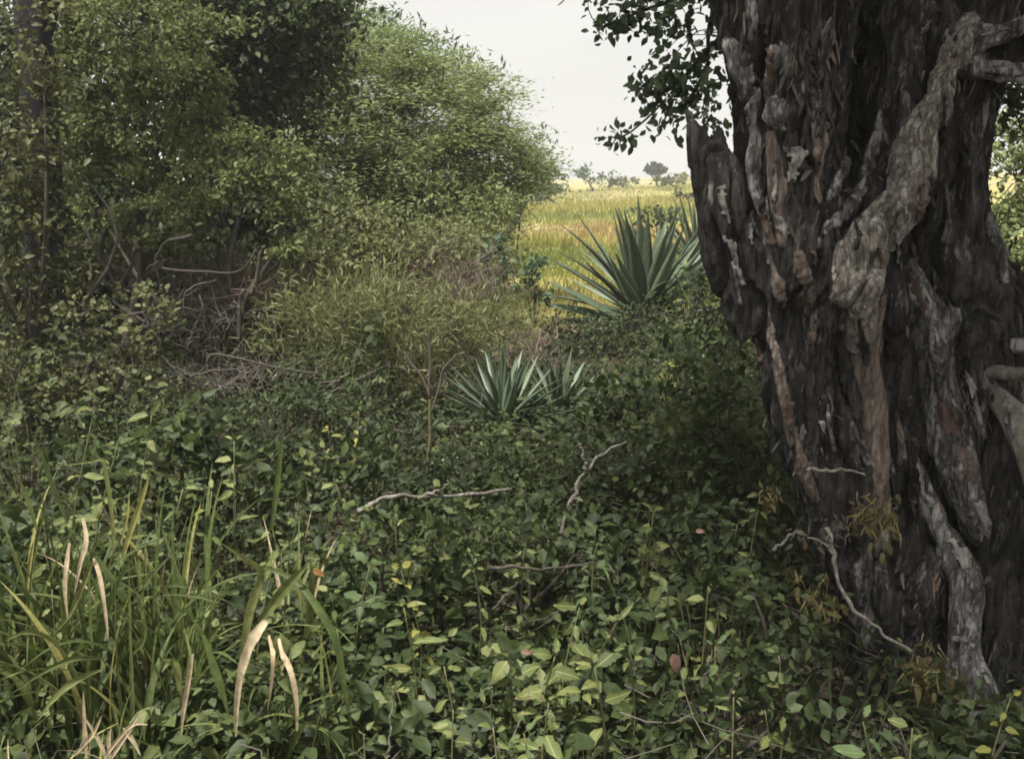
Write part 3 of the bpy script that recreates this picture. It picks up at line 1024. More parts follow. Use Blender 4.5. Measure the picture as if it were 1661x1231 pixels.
# leaves of the old tree: sprays against the sky, and the crown overhead that shades the trunk
sp_blobs = []
for px, py, rx, ry, d in [(1120, 60, 50, 75, 3.6), (1150, 150, 30, 60, 3.6), (1080, 20, 60, 40, 3.7), (1040, 15, 40, 26, 3.7), (1100, 140, 40, 36, 3.7), (1045, 140, 34, 20, 3.8),
                          (1000, 35, 26, 16, 3.7), (1062, 172, 30, 16, 3.8), (1140, -60, 110, 80, 3.6), (1010, -50, 80, 50, 3.7), (975, 45, 14, 8, 3.7), (1000, 222, 16, 4, 3.8), (1076, 205, 8, 5, 3.8),
                          (1640, 165, 40, 26, 3.9), (1600, 130, 30, 24, 3.9), (1690, 140, 60, 50, 3.9), (1655, 205, 18, 30, 3.9)]:
    sp_blobs.append(blob(px, py, rx, ry, d, depth=.14))
g, C = foliage(sp_blobs, T_OVATE, .036, 85, 9, .035, flat=.7, shell=.2, width=1.15, droop=.3, upright=.3, want_centres=True)
part('foliage', g, M['leaf_tree'], old_tree, kind='stuff')
tw = []
for pts, r in [([(1200, -60), (1130, -20), (1060, 10), (972, 46)], 7), ([(1190, 40), (1140, 90), (1080, 150), (1030, 140)], 6), ([(1150, 100), (1110, 170), (1060, 172)], 4),
               ([(1190, -40), (1150, 50), (1148, 170)], 6), ([(1080, 160), (1040, 200), (1010, 221), (985, 222)], 2), ([(1090, 160), (1080, 190), (1074, 206)], 2)]:
    tw.append(tube([P(x, y, 3.68) for x, y in pts], np.linspace(r, 1.2, len(pts)) * S(3.6), 5, 12, wob=1))
tw.append(tube([P(1560, 110, 3.7), P(1620, 140, 3.85), P(1680, 150, 3.9)], [.02, .01, .004], 5, 10))
E = np.array([b[0] for b in sp_blobs])
near = E[np.argmin(np.linalg.norm(C[:, None] - E[None], axis=2), 1)]
g = twigs(near, C, .003, .0012, bend=.2)
tw.append((g[0], g[1]))
for q in tw[:-1]:
    part('twig', q, M['wood'], old_tree)
part('twiglets', tw[-1], M['wood'], old_tree, kind='stuff')
crown = [(np.array((2.0, 3.6, 5.6)), np.array((2.6, 2.0, 1.1))), (np.array((.2, 2.6, 6.4)), np.array((1.8, 1.7, .8))), (np.array((3.6, 3.4, 5.0)), np.array((1.8, 1.8, 1.0))), (np.array((1.6, 1.4, 5.8)), np.array((1.9, 1.4, .8)))]
part('crown', foliage(crown, T_OVATE, .10, 9, 22, .22, shell=.45, width=1.2), M['leaf_tree'], old_tree, kind='stuff')

# ------------------------------------------------------------------ shrubs and trees of the thicket
def plant(name, cat, label, px_base, d, blobs, mat, tmpl, leaf, per_m2, n_leaf, cr, r0=.05, n_twig=160, wood='wood', group=None, **kw):
    bl = [blob(*b) if len(b) > 4 else blob(*b, d) for b in blobs]
    b = P(px_base, 600, d)
    b[2] = gz(b[0], d)
    t = thing(name, b, label, cat, group)
    g, C = foliage(bl, tmpl, leaf, per_m2, n_leaf, cr, want_centres=True, **kw)
    part('trunk', grow(b, bl, C, r0, n_twig), M[wood], t)
    part('foliage', g, M[mat], t, kind='stuff')
    return t, C


# feathery acacias at the edge of the field
plant('acacia_tree', 'tree', 'broad domed acacia with fine feathery pale green leaves beside the field', 640, 15,
      [(560, 120, 130, 80), (650, 185, 170, 95), (735, 225, 125, 95), (790, 275, 75, 80), (620, 285, 190, 80), (500, 210, 130, 100), (700, 350, 130, 60), (560, 370, 170, 60), (848, 285, 42, 42), (640, 440, 200, 60)],
      'leaf_acacia', T_FINE, .085, 15, 70, .17, r0=.14, flat=.35, width=1.1, horiz=.75, droop=.03, upright=.6, n_twig=220)
plant('acacia_tree', 'tree', 'hazy blue green acacia peeping out behind the big feathery dome', 800, 24,
      [(868, 262, 24, 22), (888, 286, 20, 14), (872, 226, 10, 5)], 'leaf_far', T_FINE, .16, 12, 24, .2, r0=.1, flat=.45, width=1.2)
plant('acacia_tree', 'tree', 'feathery tree behind the dark thicket, its wispy top against the sky', 560, 18,
      [(560, 62, 70, 40), (640, 85, 70, 34), (700, 115, 60, 34), (760, 150, 50, 34)], 'leaf_far', T_FINE, .14, 12, 22, .2, r0=.1, flat=.4, width=1.2)

# dark trees backing the thicket; part of the shade in its gaps is leaf colour
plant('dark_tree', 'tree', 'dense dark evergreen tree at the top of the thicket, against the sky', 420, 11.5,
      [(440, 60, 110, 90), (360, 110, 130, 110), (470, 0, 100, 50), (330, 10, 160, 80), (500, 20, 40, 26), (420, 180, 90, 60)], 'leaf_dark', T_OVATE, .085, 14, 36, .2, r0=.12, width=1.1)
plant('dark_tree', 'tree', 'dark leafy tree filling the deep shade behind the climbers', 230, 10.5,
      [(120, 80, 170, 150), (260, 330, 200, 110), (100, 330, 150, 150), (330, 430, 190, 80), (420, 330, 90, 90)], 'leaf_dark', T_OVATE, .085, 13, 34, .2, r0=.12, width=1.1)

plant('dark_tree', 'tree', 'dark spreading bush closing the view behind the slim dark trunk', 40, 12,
      [(-190, 380, 150, 170), (-120, 200, 110, 110), (40, 330, 150, 120), (10, 200, 90, 120), (150, 470, 170, 80), (330, 500, 160, 60), (20, 480, 120, 80)], 'leaf_dark', T_OVATE, .09, 12, 32, .2, r0=.1, width=1.1)

# pale olive climbers in front
plant('leafy_shrub', 'shrub', 'tall olive shrub heaped with light leaf pads, highest in the thicket', 210, 8.2,
      [(215, 55, 120, 55), (150, 130, 75, 50), (285, 140, 80, 48), (205, 205, 115, 42), (330, 205, 62, 34), (120, 40, 50, 50), (320, 50, 60, 40), (140, 250, 50, 30), (260, 265, 80, 26)],
      'leaf_olive', T_OVATE, .05, 15, 52, .075, r0=.06, flat=.5, width=1.0, shell=.55)
plant('leafy_shrub', 'shrub', 'olive leafy shrub bulging out towards the feathery acacia', 400, 8.0,
      [(420, 245, 78, 30), (465, 285, 46, 44), (390, 285, 66, 26), (290, 330, 80, 32), (480, 360, 36, 34), (160, 340, 50, 24), (300, 385, 60, 24), (340, 310, 50, 24), (470, 410, 40, 30)],
      'leaf_olive', T_OVATE, .05, 16, 52, .075, r0=.05, flat=.5, shell=.55)
plant('leafy_shrub', 'shrub', 'dull green shrub growing against the slim dark trunk', 50, 6.6,
      [(50, 400, 55, 60), (22, 330, 40, 50), (70, 350, 35, 30), (20, 230, 34, 50), (40, 470, 50, 40), (10, 560, 60, 90), (62, 210, 40, 60), (70, 110, 36, 50), (40, 40, 40, 50), (60, 610, 50, 60), (50, 290, 50, 40)], 'leaf_small', T_OVATE, .06, 26, 20, .08, r0=.03)
plant('leafy_shrub', 'shrub', 'small leaved grey green shrub low behind the tall grass', 150, 6.3,
      [(150, 590, 85, 60), (120, 520, 50, 40), (230, 640, 95, 40), (200, 560, 60, 40), (110, 640, 60, 40), (240, 510, 60, 40)], 'leaf_small', T_ROUND, .04, 34, 14, .06, r0=.03, n_twig=260, shell=.4)

# mid bushes
plant('bush', 'bush', 'rounded olive bush below the feathery acacia', 580, 9.0,
      [(590, 420, 95, 50), (540, 480, 80, 50), (640, 470, 80, 50), (500, 430, 50, 50), (640, 395, 60, 34), (720, 390, 50, 30), (560, 360, 60, 30)], 'leaf_bush', T_OVATE, .05, 30, 24, .085, r0=.04, n_twig=200)
plant('bush', 'bush', 'pale wispy bush with upright grassy shoots before the dry pink brush', 620, 7.6,
      [(620, 540, 130, 60), (740, 530, 90, 44), (500, 545, 80, 54), (680, 590, 120, 30), (820, 525, 46, 40), (560, 500, 100, 46), (660, 500, 90, 40)], 'leaf_bush', T_FINE, .085, 40, 26, .08, r0=.025, n_twig=300, flat=1.1, upright=.0, droop=-.6, width=.55)
plant('bush', 'bush', 'pale green bush low at the foot of the acacia, by the field', 745, 13,
      [(740, 395, 60, 30), (690, 400, 60, 24), (800, 400, 30, 26)], 'leaf_bush', T_FINE, .09, 26, 20, .1, r0=.03, width=1.3)
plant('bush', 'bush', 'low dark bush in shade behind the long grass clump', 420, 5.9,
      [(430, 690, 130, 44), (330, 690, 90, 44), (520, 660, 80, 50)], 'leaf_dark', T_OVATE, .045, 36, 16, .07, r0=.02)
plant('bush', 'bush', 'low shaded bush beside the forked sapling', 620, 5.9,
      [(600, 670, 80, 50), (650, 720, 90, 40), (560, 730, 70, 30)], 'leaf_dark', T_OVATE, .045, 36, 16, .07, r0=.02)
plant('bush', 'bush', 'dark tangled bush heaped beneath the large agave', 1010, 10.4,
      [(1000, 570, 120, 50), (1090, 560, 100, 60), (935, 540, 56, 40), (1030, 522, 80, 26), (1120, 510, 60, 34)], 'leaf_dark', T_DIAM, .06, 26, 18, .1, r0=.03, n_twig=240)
plant('bush', 'bush', 'bright leaved bush between the large agave and the old trunk', 1180, 8.4,
      [(1180, 500, 48, 56), (1150, 570, 60, 60), (1200, 590, 50, 60), (1130, 480, 34, 30)], 'leaf_under', T_OVATE, .06, 30, 18, .09, r0=.03)
plant('bush', 'bush', 'shaded bush hugging the foot of the old trunk', 1190, 6.3,
      [(1120, 650, 110, 50), (1200, 690, 60, 60), (1150, 740, 110, 50), (1240, 760, 50, 60)], 'leaf_under', T_DIAM, .055, 32, 16, .08, r0=.02, n_twig=220)
plant('bush', 'bush', 'sunlit bright green bush beyond the old trunk', 1690, 10,
      [(1650, 290, 60, 60), (1690, 380, 70, 60), (1640, 400, 50, 60), (1700, 220, 70, 50), (1680, 480, 80, 60)], 'leaf_acacia', T_OVATE, .075, 22, 22, .12, r0=.05)
plant('bush', 'bush', 'grey green shrub seen low past the old trunk', 1720, 6.5,
      [(1720, 620, 80, 110), (1700, 760, 90, 80)], 'leaf_dark', T_OVATE, .06, 24, 18, .1, r0=.03)

plant('bush', 'bush', 'bushy feathery skirt at the foot of the acacia dome', 760, 14,
      [(770, 355, 60, 34), (800, 330, 40, 26), (700, 330, 90, 40)], 'leaf_acacia', T_FINE, .1, 18, 30, .15, r0=.04, width=1.1, flat=.5)
plant('bush', 'bush', 'low dark bush in the hollow between the wispy bush and the agaves', 900, 8.8,
      [(900, 610, 90, 34), (1000, 625, 80, 30), (840, 590, 50, 26), (1060, 640, 60, 24)], 'leaf_dark', T_DIAM, .055, 30, 18, .09, r0=.025, n_twig=220)
plant('leafy_shrub', 'shrub', 'olive leafy shrub filling the shade under the highest leaf pads', 260, 8.6,
      [(210, 400, 70, 34), (120, 420, 60, 40), (350, 440, 60, 30), (90, 270, 40, 60), (450, 470, 40, 34), (260, 455, 60, 26)], 'leaf_small', T_OVATE, .05, 16, 36, .085, r0=.04, flat=.6)

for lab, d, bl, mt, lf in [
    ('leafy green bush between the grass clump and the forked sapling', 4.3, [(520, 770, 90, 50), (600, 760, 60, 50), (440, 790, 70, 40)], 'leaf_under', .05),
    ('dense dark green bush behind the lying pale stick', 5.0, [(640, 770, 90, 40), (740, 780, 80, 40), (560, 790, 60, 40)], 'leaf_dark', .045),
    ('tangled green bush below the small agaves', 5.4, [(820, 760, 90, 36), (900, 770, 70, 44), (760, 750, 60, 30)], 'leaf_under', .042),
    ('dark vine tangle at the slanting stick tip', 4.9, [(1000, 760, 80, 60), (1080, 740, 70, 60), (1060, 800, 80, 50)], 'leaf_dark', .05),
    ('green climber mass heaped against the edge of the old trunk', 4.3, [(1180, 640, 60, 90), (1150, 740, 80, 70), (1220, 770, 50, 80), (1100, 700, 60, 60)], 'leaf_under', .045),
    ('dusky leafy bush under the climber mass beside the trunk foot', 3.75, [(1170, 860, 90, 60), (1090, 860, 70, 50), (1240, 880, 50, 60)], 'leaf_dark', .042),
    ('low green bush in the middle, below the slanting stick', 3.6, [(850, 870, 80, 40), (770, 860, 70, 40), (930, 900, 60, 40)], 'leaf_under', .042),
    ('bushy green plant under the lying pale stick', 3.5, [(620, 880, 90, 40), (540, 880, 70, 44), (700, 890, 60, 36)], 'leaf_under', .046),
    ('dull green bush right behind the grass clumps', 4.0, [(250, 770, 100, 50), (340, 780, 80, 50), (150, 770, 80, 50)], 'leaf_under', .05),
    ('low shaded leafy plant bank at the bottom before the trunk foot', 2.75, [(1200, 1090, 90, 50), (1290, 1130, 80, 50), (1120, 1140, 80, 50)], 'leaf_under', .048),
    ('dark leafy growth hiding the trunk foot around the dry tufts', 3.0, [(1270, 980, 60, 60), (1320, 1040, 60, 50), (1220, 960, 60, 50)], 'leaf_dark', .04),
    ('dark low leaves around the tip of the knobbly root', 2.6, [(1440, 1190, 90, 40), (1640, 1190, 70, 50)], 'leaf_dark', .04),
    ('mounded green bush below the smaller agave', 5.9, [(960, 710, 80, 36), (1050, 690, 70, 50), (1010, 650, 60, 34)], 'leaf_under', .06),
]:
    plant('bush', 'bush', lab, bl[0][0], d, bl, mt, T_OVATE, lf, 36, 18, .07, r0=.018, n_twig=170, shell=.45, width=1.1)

# two thin saplings in front of the field
for (bx, d, pads, lab) in [(800, 10.5, [(796, 392, 16, 12), (812, 430, 20, 12), (798, 455, 20, 14), (815, 480, 18, 12), (790, 425, 12, 10)], 'thin dark sapling with leaf tufts, standing nearer the acacia'),
                           (862, 10.2, [(878, 425, 18, 8), (860, 440, 14, 12), (856, 470, 18, 14), (875, 475, 14, 8)], 'thin dark sapling leaning towards the large agave')]:
    plant('sapling', 'sapling', lab, bx, d, pads, 'leaf_far', T_ROUND, .07, 34, 9, .05, r0=.018, n_twig=30, shell=.1)


# dry brush
def brush(label, px, py, rx, ry, d, n, mat, spread=.9, r=.004, name='dry_brush'):
    c, rr = blob(px, py, rx, ry, d)
    b = np.array((c[0], d, gz(c[0], d)))
    t = thing(name, b, label, 'dry brush')
    st = c + rng.normal(size=(n, 3)) * rr * np.array((.6, .6, .35)) - np.array((0, 0, rr[2] * .5))
    en = st + (rng.normal(size=(n, 3)) * np.array((spread, spread, .6)) + np.array((0, 0, .55))) * (.5 * rr.mean())
    g1 = twigs(st, en, r, r * .35, bend=.18, segs=5)
    k = rng.integers(0, n, n * 2)
    s2 = st[k] + (en[k] - st[k]) * rng.uniform(.3, 1, (n * 2, 1))
    e2 = s2 + (rng.normal(size=(n * 2, 3)) + np.array((0, 0, .4))) * (.22 * rr.mean())
    g2 = twigs(s2, e2, r * .5, r * .2, bend=.2, segs=4)
    part('twigs', join([g1, g2]), M[mat], t, kind='stuff')
    m = 5
    part('stem', join([tube([b + rng.normal(size=3) * .06, (b + c) / 2 + rng.normal(size=3) * .1, c + rng.normal(size=3) * rr * .4], [r * 3, r * 2.4, r * 1.4], 5, 8, wob=2) for _ in range(m)]), M['wood'], t)
    return t


brush('pinkish leafless brush standing before the field edge', 715, 445, 80, 60, 9.0, 420, 'brush_pink', .6)
brush('grey brown leafless tangle under the leafy climbers', 330, 500, 110, 70, 7.8, 100, 'brush_grey', r=.005)
brush('pale grey dead twigs piled before the wispy bush', 390, 600, 110, 36, 6.8, 100, 'brush_grey', 1.3)
brush('reddish brown bare thicket in the shade of the acacia', 420, 450, 90, 60, 8.4, 300, 'brush_pink', r=.004)
brush('straw coloured dry stalks at the edge of the big agave mound', 850, 545, 40, 50, 8.6, 160, 'brush_pink', .5)
brush('fine dead twigs matted between the small agaves and the trunk', 1110, 720, 120, 60, 5.4, 260, 'brush_grey', 1.3, r=.003)

# bare branches that stand out in the thicket
for lab, pls, d, r in [
    ('bare crooked branch hanging in the dark hollow of the thicket', [[(222, 390), (226, 440), (240, 490), (250, 505)], [(222, 400), (205, 450), (190, 490)]], 7.2, 3.5),
    ('forked bare branch curving below the leafy shrub', [[(310, 385), (270, 392), (252, 420), (262, 460), (275, 490)], [(256, 425), (235, 440)]], 7.1, 3.2),
    ('forked twig with two arms in the brown tangle', [[(262, 435), (330, 440), (390, 440), (415, 405)], [(300, 480), (315, 465), (350, 455)]], 7.0, 2.4),
    ('upright broken dead stem beside the olive bush', [[(385, 555), (392, 480), (398, 470)], [(410, 480), (425, 410), (430, 400)]], 7.6, 4.0),
    ('dead branch lying across the pile of dead twigs', [[(335, 590), (350, 575), (400, 585), (470, 600), (520, 605)], [(310, 610), (350, 600), (400, 598)]], 6.4, 2.6),
]:
    c0 = P(*pls[0][0], d)
    t = thing('bare_branch', P(*pls[0][-1], d), lab, 'branch')
    for k, pl in enumerate(pls):
        part('limb' if k == 0 else 'fork', tube([P(x, y, d - .05 * k) for x, y in pl], np.linspace(r, r * .5, len(pl)) * S(d), 6, 16, wob=1.5), M['wood'], t)

# slim dark trunk at the edge of the view
b = P(70, 600, 7.0)
b[2] = gz(b[0], 7.0)
t = thing('slim_tree', b, 'slim dark trunk rising through the shade at the edge of the thicket', 'tree')
part('trunk', tube([P(62, 960, 7), P(62, 700, 7), P(66, 400, 7), P(66, 200, 7), P(58, 0, 7), P(60, -300, 7)], np.array([34, 28, 25, 24, 23, 20]) * S(7), 12, 40, wob=.15, lob=.45), M['wood_dark'], t)
part('limb', tube([P(64, 60, 7), P(110, -80, 7.2), P(190, -250, 7.5)], np.array([16, 12, 8]) * S(7), 8, 12, wob=.5), M['wood_dark'], t)
part('foliage', foliage([blob(20, -160, 90, 60, 7.2), blob(150, -250, 80, 50, 7.4)], T_OVATE, .08, 12, 20, .16, shell=.4), M['leaf_dark'], t, kind='stuff')

# ------------------------------------------------------------------ agaves
def sword(L, W, curve, fold=.35):
    """thick tapering sword leaf with a channelled face, along +Y, up +Z"""
    m = 9
    V = []
    for i in range(m):
        s = i / (m - 1)
        w = W * (.62 + .75 * math.sin(min(1, s / .45) * math.pi / 2) * .5) * (1 - max(0, (s - .35) / .65) ** 1.5)
        w = max(w, .002)
        z = curve * L * s * s
        y = L * (s - abs(curve) * .25 * s * s)
        th = .20 * W * (1 - s) + .003
        V += [(-w / 2, y, z + fold * w * .5), (0, y, z), (w / 2, y, z + fold * w * .5), (0, y, z - th)]
    F = []
    for i in range(m - 1):
        a, b = i * 4, i * 4 + 4
        for k in range(4):
            k2 = (k + 1) % 4
            F += [(a + k, a + k2, b + k2), (a + k, b + k2, b + k)]
    V.append((0, L * (1.03 - abs(curve) * .25), curve * L * 1.05))
    e = len(V) - 1
    q = (m - 1) * 4
    F += [(q + k, q + (k + 1) % 4, e) for k in range(4)]
    return np.array(V), np.array(F)


SWORDS = {}


def sword_mesh(kind, mat):
    key = (kind, mat)
    if key not in SWORDS:
        V, F = sword(1, .125 if kind < 3 else .10, [.0, -.07, -.2, .06, -.34][kind])
        me = make_mesh('agave_leaf', V, F, rng.random(1).repeat(len(V)) * 0, smooth=False)
        me.materials.append(M[mat])
        SWORDS[key] = me
    return SWORDS[key]


def place(me, name, root, pos, d, up, scale, label=None):
    """one object that shares mesh me, its +Y along d and its +Z towards up; pos is local to root"""
    d = Vector(d).normalized()
    x = d.cross(Vector(up))
    if x.length < 1e-4:
        x = d.cross(Vector((1, 0, 0)))
    x.normalize()
    z = x.cross(d)
    o = bpy.data.objects.new(name, me)
    COL.objects.link(o)
    o.parent = root
    mt = Matrix((x, d, z)).transposed().to_4x4()
    mt.translation = Vector(pos)
    sc = scale if hasattr(scale, '__len__') else (scale,) * 3
    o.matrix_basis = mt @ Matrix.Diagonal((*sc, 1))
    if label:
        o['label'] = label
    return o


def agave(px, py, d, L, n, label, lean=(0, 0), lo=8, pale=.25, dead=8, wide=1.0, seed=1, flat=.8):
    r = random.Random(seed)
    b = P(px, py, d)
    t = thing('agave', (b[0], b[1], gz(b[0], b[1])), label, 'agave')
    h = b[2] - t.location.z
    part('stem', tube([(b[0], b[1], t.location.z - .1), (b[0], b[1], b[2] - .02), b + (0, 0, .10 * L)], [.09 * L, .12 * L, .05 * L], 10, 7, lob=.3), M['agave_dead'], t)
    for i in range(n):
        f = i / (n - 1)
        el = math.radians(lo + (86 - lo) * f ** flat + r.uniform(-6, 6))
        az = i * 2.39996 + r.uniform(-.25, .25)
        dv = Vector((math.cos(az) * math.cos(el) + lean[0], math.sin(az) * math.cos(el) + lean[1], math.sin(el)))
        LL = L * r.uniform(.82, 1.1) * (1 - .12 * abs(f - .5))
        place(sword_mesh(r.choice([0, 0, 1, 1, 2, 3]), 'agave_lit' if r.random() < pale else 'agave'), 'leaf', t,
              (math.cos(az) * .05 * L, math.sin(az) * .05 * L, h + .07 * L * f), dv, (-math.cos(az) * math.sin(el), -math.sin(az) * math.sin(el), math.cos(el) + .05), (LL * wide, LL, LL))
    for i in range(dead):
        az = r.uniform(0, 6.28)
        el = math.radians(r.uniform(-30, 5))
        dv = Vector((math.cos(az) * math.cos(el), math.sin(az) * math.cos(el), math.sin(el)))
        place(sword_mesh(4, 'agave_dead'), 'withered_leaf', t, (math.cos(az) * .05 * L, math.sin(az) * .05 * L, h - .02), dv, (0, 0, 1), (.7 * L, .8 * L, .8 * L))
    return t


big = agave(1045, 515, 11.3, 1.30, 52, 'large grey green agave rosette silhouetted before the golden field', lean=(.04, 0), lo=12, wide=1.15, pale=.12, dead=12)
for ax, ay, tx, ty in [(1000, 515, 885, 455), (1000, 520, 868, 490), (1010, 522, 915, 470), (1000, 528, 890, 520)]:
    a0, a1 = P(ax, ay, 10.9), P(tx, ty, 10.6)
    place(sword_mesh(0, 'agave'), 'leaf', big, a0 - np.array(big.location), a1 - a0, (0, -.6, 1), (1.3, float(np.linalg.norm(a1 - a0)), 1.2))
agave(818, 690, 7.0, .57, 62, 'small blue green agave low in the undergrowth, spiky leaves fanned wide', lo=3, pale=.35, dead=12, flat=1.35, seed=4)
agave(905, 674, 7.4, .50, 44, 'smaller dull agave half hidden behind the low blue green one', lo=8, pale=.15, dead=8, seed=9, flat=1.2)
agave(1130, 430, 13.5, 1.0, 22, 'narrow leaved agave between the large rosette and the old trunk', lo=25, pale=.1, dead=3, wide=.6, seed=12)

# ------------------------------------------------------------------ far field
N = 90000
u = rng.random(N)
fy = 12.5 * (130 / 12.5) ** (u ** .9)
fx = rng.uniform(-1, 1, N) * (fy * .34) + fy * .13
zz = ground_z(fx, fy)
hh = rng.uniform(.18, .5, N) * (1 + .5 * noise3(np.stack([fx * .3, fy * .3, fx * 0], 1)))
dirs = np.stack([rng.normal(size=N) * .35, rng.normal(size=N) * .35, np.ones(N)], 1)
band = .5 + .5 * noise3(np.stack([fx * .035, fy * .10, fx * 0 + 2], 1)) + .25 * noise3(np.stack([fx * .4, fy * .4, fx * 0 + 8], 1))
red = np.exp(-((fy - 31) / 4.5) ** 2) * .45
grn = np.exp(-((fy - 22) / 2.5) ** 2) * .5
frnd = np.clip(band * .7 + red - grn + rng.uniform(-.15, .2, N), 0, 1)
g = scatter(T_BLADE, np.stack([fx, fy, zz - .03], 1), dirs, rng.normal(size=(N, 3)), hh, .05 * (fy / 12.5) ** .55, frnd)
tag(part('field_grass', g, M['grass_field']), kind='stuff', label='dry golden grass covering the open field')


def far_tree(label, px, d, blobs, mat, leaf, name='distant_tree', cat='tree', group=None, per=6, nl=20, cr=.35, r0=.12):
    return plant(name, cat, label, px, d, blobs, mat, T_OVATE, leaf, per, nl, cr, r0=r0, n_twig=30, width=1.3, shell=.3, group=group)


far_tree('lone flat topped tree dark on the skyline', 1060, 150, [(1060, 273, 13, 5), (1054, 276, 8, 3), (1067, 276, 8, 3)], 'leaf_dark', .5, per=1.6, nl=50, cr=.22, r0=.2)
far_tree('airy pale tree on the skyline beside the acacias', 955, 110, [(955, 282, 14, 11), (946, 291, 9, 8), (966, 292, 9, 8)], 'leaf_far', .42, per=.8, nl=14, cr=.35)
far_tree('tiny round tree on the skyline next to the airy one', 985, 120, [(986, 291, 8, 5)], 'leaf_far', .5, per=.6, nl=14, cr=.5, name='distant_tree')
far_tree('dark rounded bush in the field touching the broken stub', 1115, 55, [(1112, 316, 18, 6), (1135, 324, 16, 8)], 'leaf_dark', .2, name='field_bush', cat='bush', per=2.2, nl=20, cr=.16)
for px, py, lab in [(1040, 358, 'dark clump in the field just behind the agave tips'), (1066, 355, 'dark shrublet in the field between the agave tips'), (1086, 350, 'dark shrub in the field above the tallest agave leaves')]:
    far_tree(lab, px, 26, [(px, py, 9, 13)], 'leaf_dark', .16, name='field_bush', cat='bush', per=7, nl=16, cr=.14, r0=.04)
far_tree('low yellow green bush along the horizon near the stub', 1090, 100, [(1085, 291, 30, 4)], 'leaf_bush', .4, name='field_bush', cat='bush', per=1.0, nl=22, cr=.2)
far_tree('scrubby green bush on the horizon below the blue green acacia', 905, 70, [(895, 305, 22, 8), (870, 310, 26, 12)], 'leaf_far', .28, name='field_bush', cat='bush', per=1.8, nl=22, cr=.25)
far_tree('greyish low bush on the horizon below the lone tree', 1020, 120, [(1020, 296, 24, 4)], 'leaf_bush', .4, name='field_bush', cat='bush', per=1.0, nl=22, cr=.2)
# pale dry heap in the field
b = P(870, 372, 30)
b[2] = gz(b[0], 30)
t = thing('brush_heap', b, 'pale dry heap of cut grass lying in the reddish strip of the field', 'heap')
n = 900
pos = b + rng.normal(size=(n, 3)) * np.array((.55, .3, .12)) + np.array((0, 0, .15))
part('straw', scatter(T_BLADE, pos, rng.normal(size=(n, 3)) * np.array((1, 1, .3)), rng.normal(size=(n, 3)), .35, .08), M['grass_dry'], t, kind='stuff')

# ------------------------------------------------------------------ undergrowth carpet and leaf litter
def fan(n, y0, y1, spread=.62, extra=.9):
    y = y0 * (y1 / y0) ** rng.random(n)
    x = rng.uniform(-1, 1, n) * (spread * y + extra)
    return x, y


N = 24000
x, y = fan(N, 1.3, 9)
pos = np.stack([x, y, ground_z(x, y) + rng.uniform(.004, .03, N)], 1)
tag(part('leaf_litter', scatter(T_OVATE, pos, rng.normal(size=(N, 3)) * np.array((1, 1, .25)), np.array((0, 0, 1.)) + rng.normal(size=(N, 3)) * .35, rng.uniform(.03, .07, N)), M['litter']),
    kind='stuff', label='dark fallen leaves on the ground under the weeds')

# small leaves in clumps on thin stems
NC = 11000
x, y = fan(NC, 1.4, 11.5)
dens = .5 + .5 * noise3(np.stack([x * 1.1, y * 1.1, x * 0 + 3], 1))
keep = rng.random(NC) < .25 + 1.1 * (dens - .2)
keep &= ~((np.abs(x - tree_base[0]) < .5) & (y > 3.05) & (y < 4.0))
x, y = x[keep], y[keep]
z0 = ground_z(x, y)
mound = np.clip(.55 + .9 * noise3(np.stack([x * 1.5 + 7, y * 1.5, x * 0], 1)), .12, 1.4)
hgt = np.clip(rng.uniform(.25, 1, len(x)) * mound * (.30 + .24 * np.clip(y - 2.4, 0, 2.0)), .03, .95)
low = (np.abs(x / y - (-.005)) < .13) & (y > 4.2) & (y < 8.2)
hgt = np.where(low, np.minimum(hgt, .16), hgt)
C = np.stack([x, y, z0 + hgt], 1)
st = np.stack([x + rng.normal(size=len(x)) * .05, y + rng.normal(size=len(x)) * .05, z0], 1)
nl = rng.integers(9, 22, len(x))
idx = np.repeat(np.arange(len(x)), nl)
Mn = len(idx)
pos = C[idx] + rng.normal(size=(Mn, 3)) * np.array((.07, .07, .055))
d = rng.normal(size=(Mn, 3))
d[:, 2] = d[:, 2] * .5 - .15
nr = rng.normal(size=(Mn, 3)) * .55 + np.array((0, -.15, .8))
big_f = rng.random(len(x))[idx]
L = np.where(big_f > .66, rng.uniform(.045, .10, Mn), rng.uniform(.018, .045, Mn))
tag(part('undergrowth', scatter(T_OVATE, pos, d, nr, L, rng.uniform(.8, 1.4, Mn), np.clip(.55 * rng.random(len(x))[idx] + .5 * rng.random(Mn), 0, 1)), M['leaf_under']),
    kind='stuff', label='tangled small leaved weeds covering the shaded ground')
g = twigs(st, C, .0028, .0012, bend=.12)
tag(part('undergrowth_stems', g, M['stem']), kind='stuff', label='thin stems of the tangled weeds')
# thin dead stalks lying every way
N = 1500
x, y = fan(N, 1.4, 8)
a = np.stack([x, y, ground_z(x, y) + rng.uniform(.02, .32, N)], 1)
e = a + rng.normal(size=(N, 3)) * np.array((.2, .2, .09))
tag(part('dead_stalks', twigs(a, e, .0026, .0012, bend=.1), M['brush_grey']), kind='stuff', label='thin dead stalks strewn through the undergrowth')
# low fine grass
N = 14000
x, y = fan(N, 1.4, 9)
pos = np.stack([x, y, ground_z(x, y)], 1)
d = np.stack([rng.normal(size=N) * .5, rng.normal(size=N) * .5, np.ones(N)], 1)
tag(part('low_grass', scatter(T_BLADE, pos, d, rng.normal(size=(N, 3)), rng.uniform(.1, .3, N), .03), M['leaf_under']), kind='stuff', label='sparse short grass among the weeds')


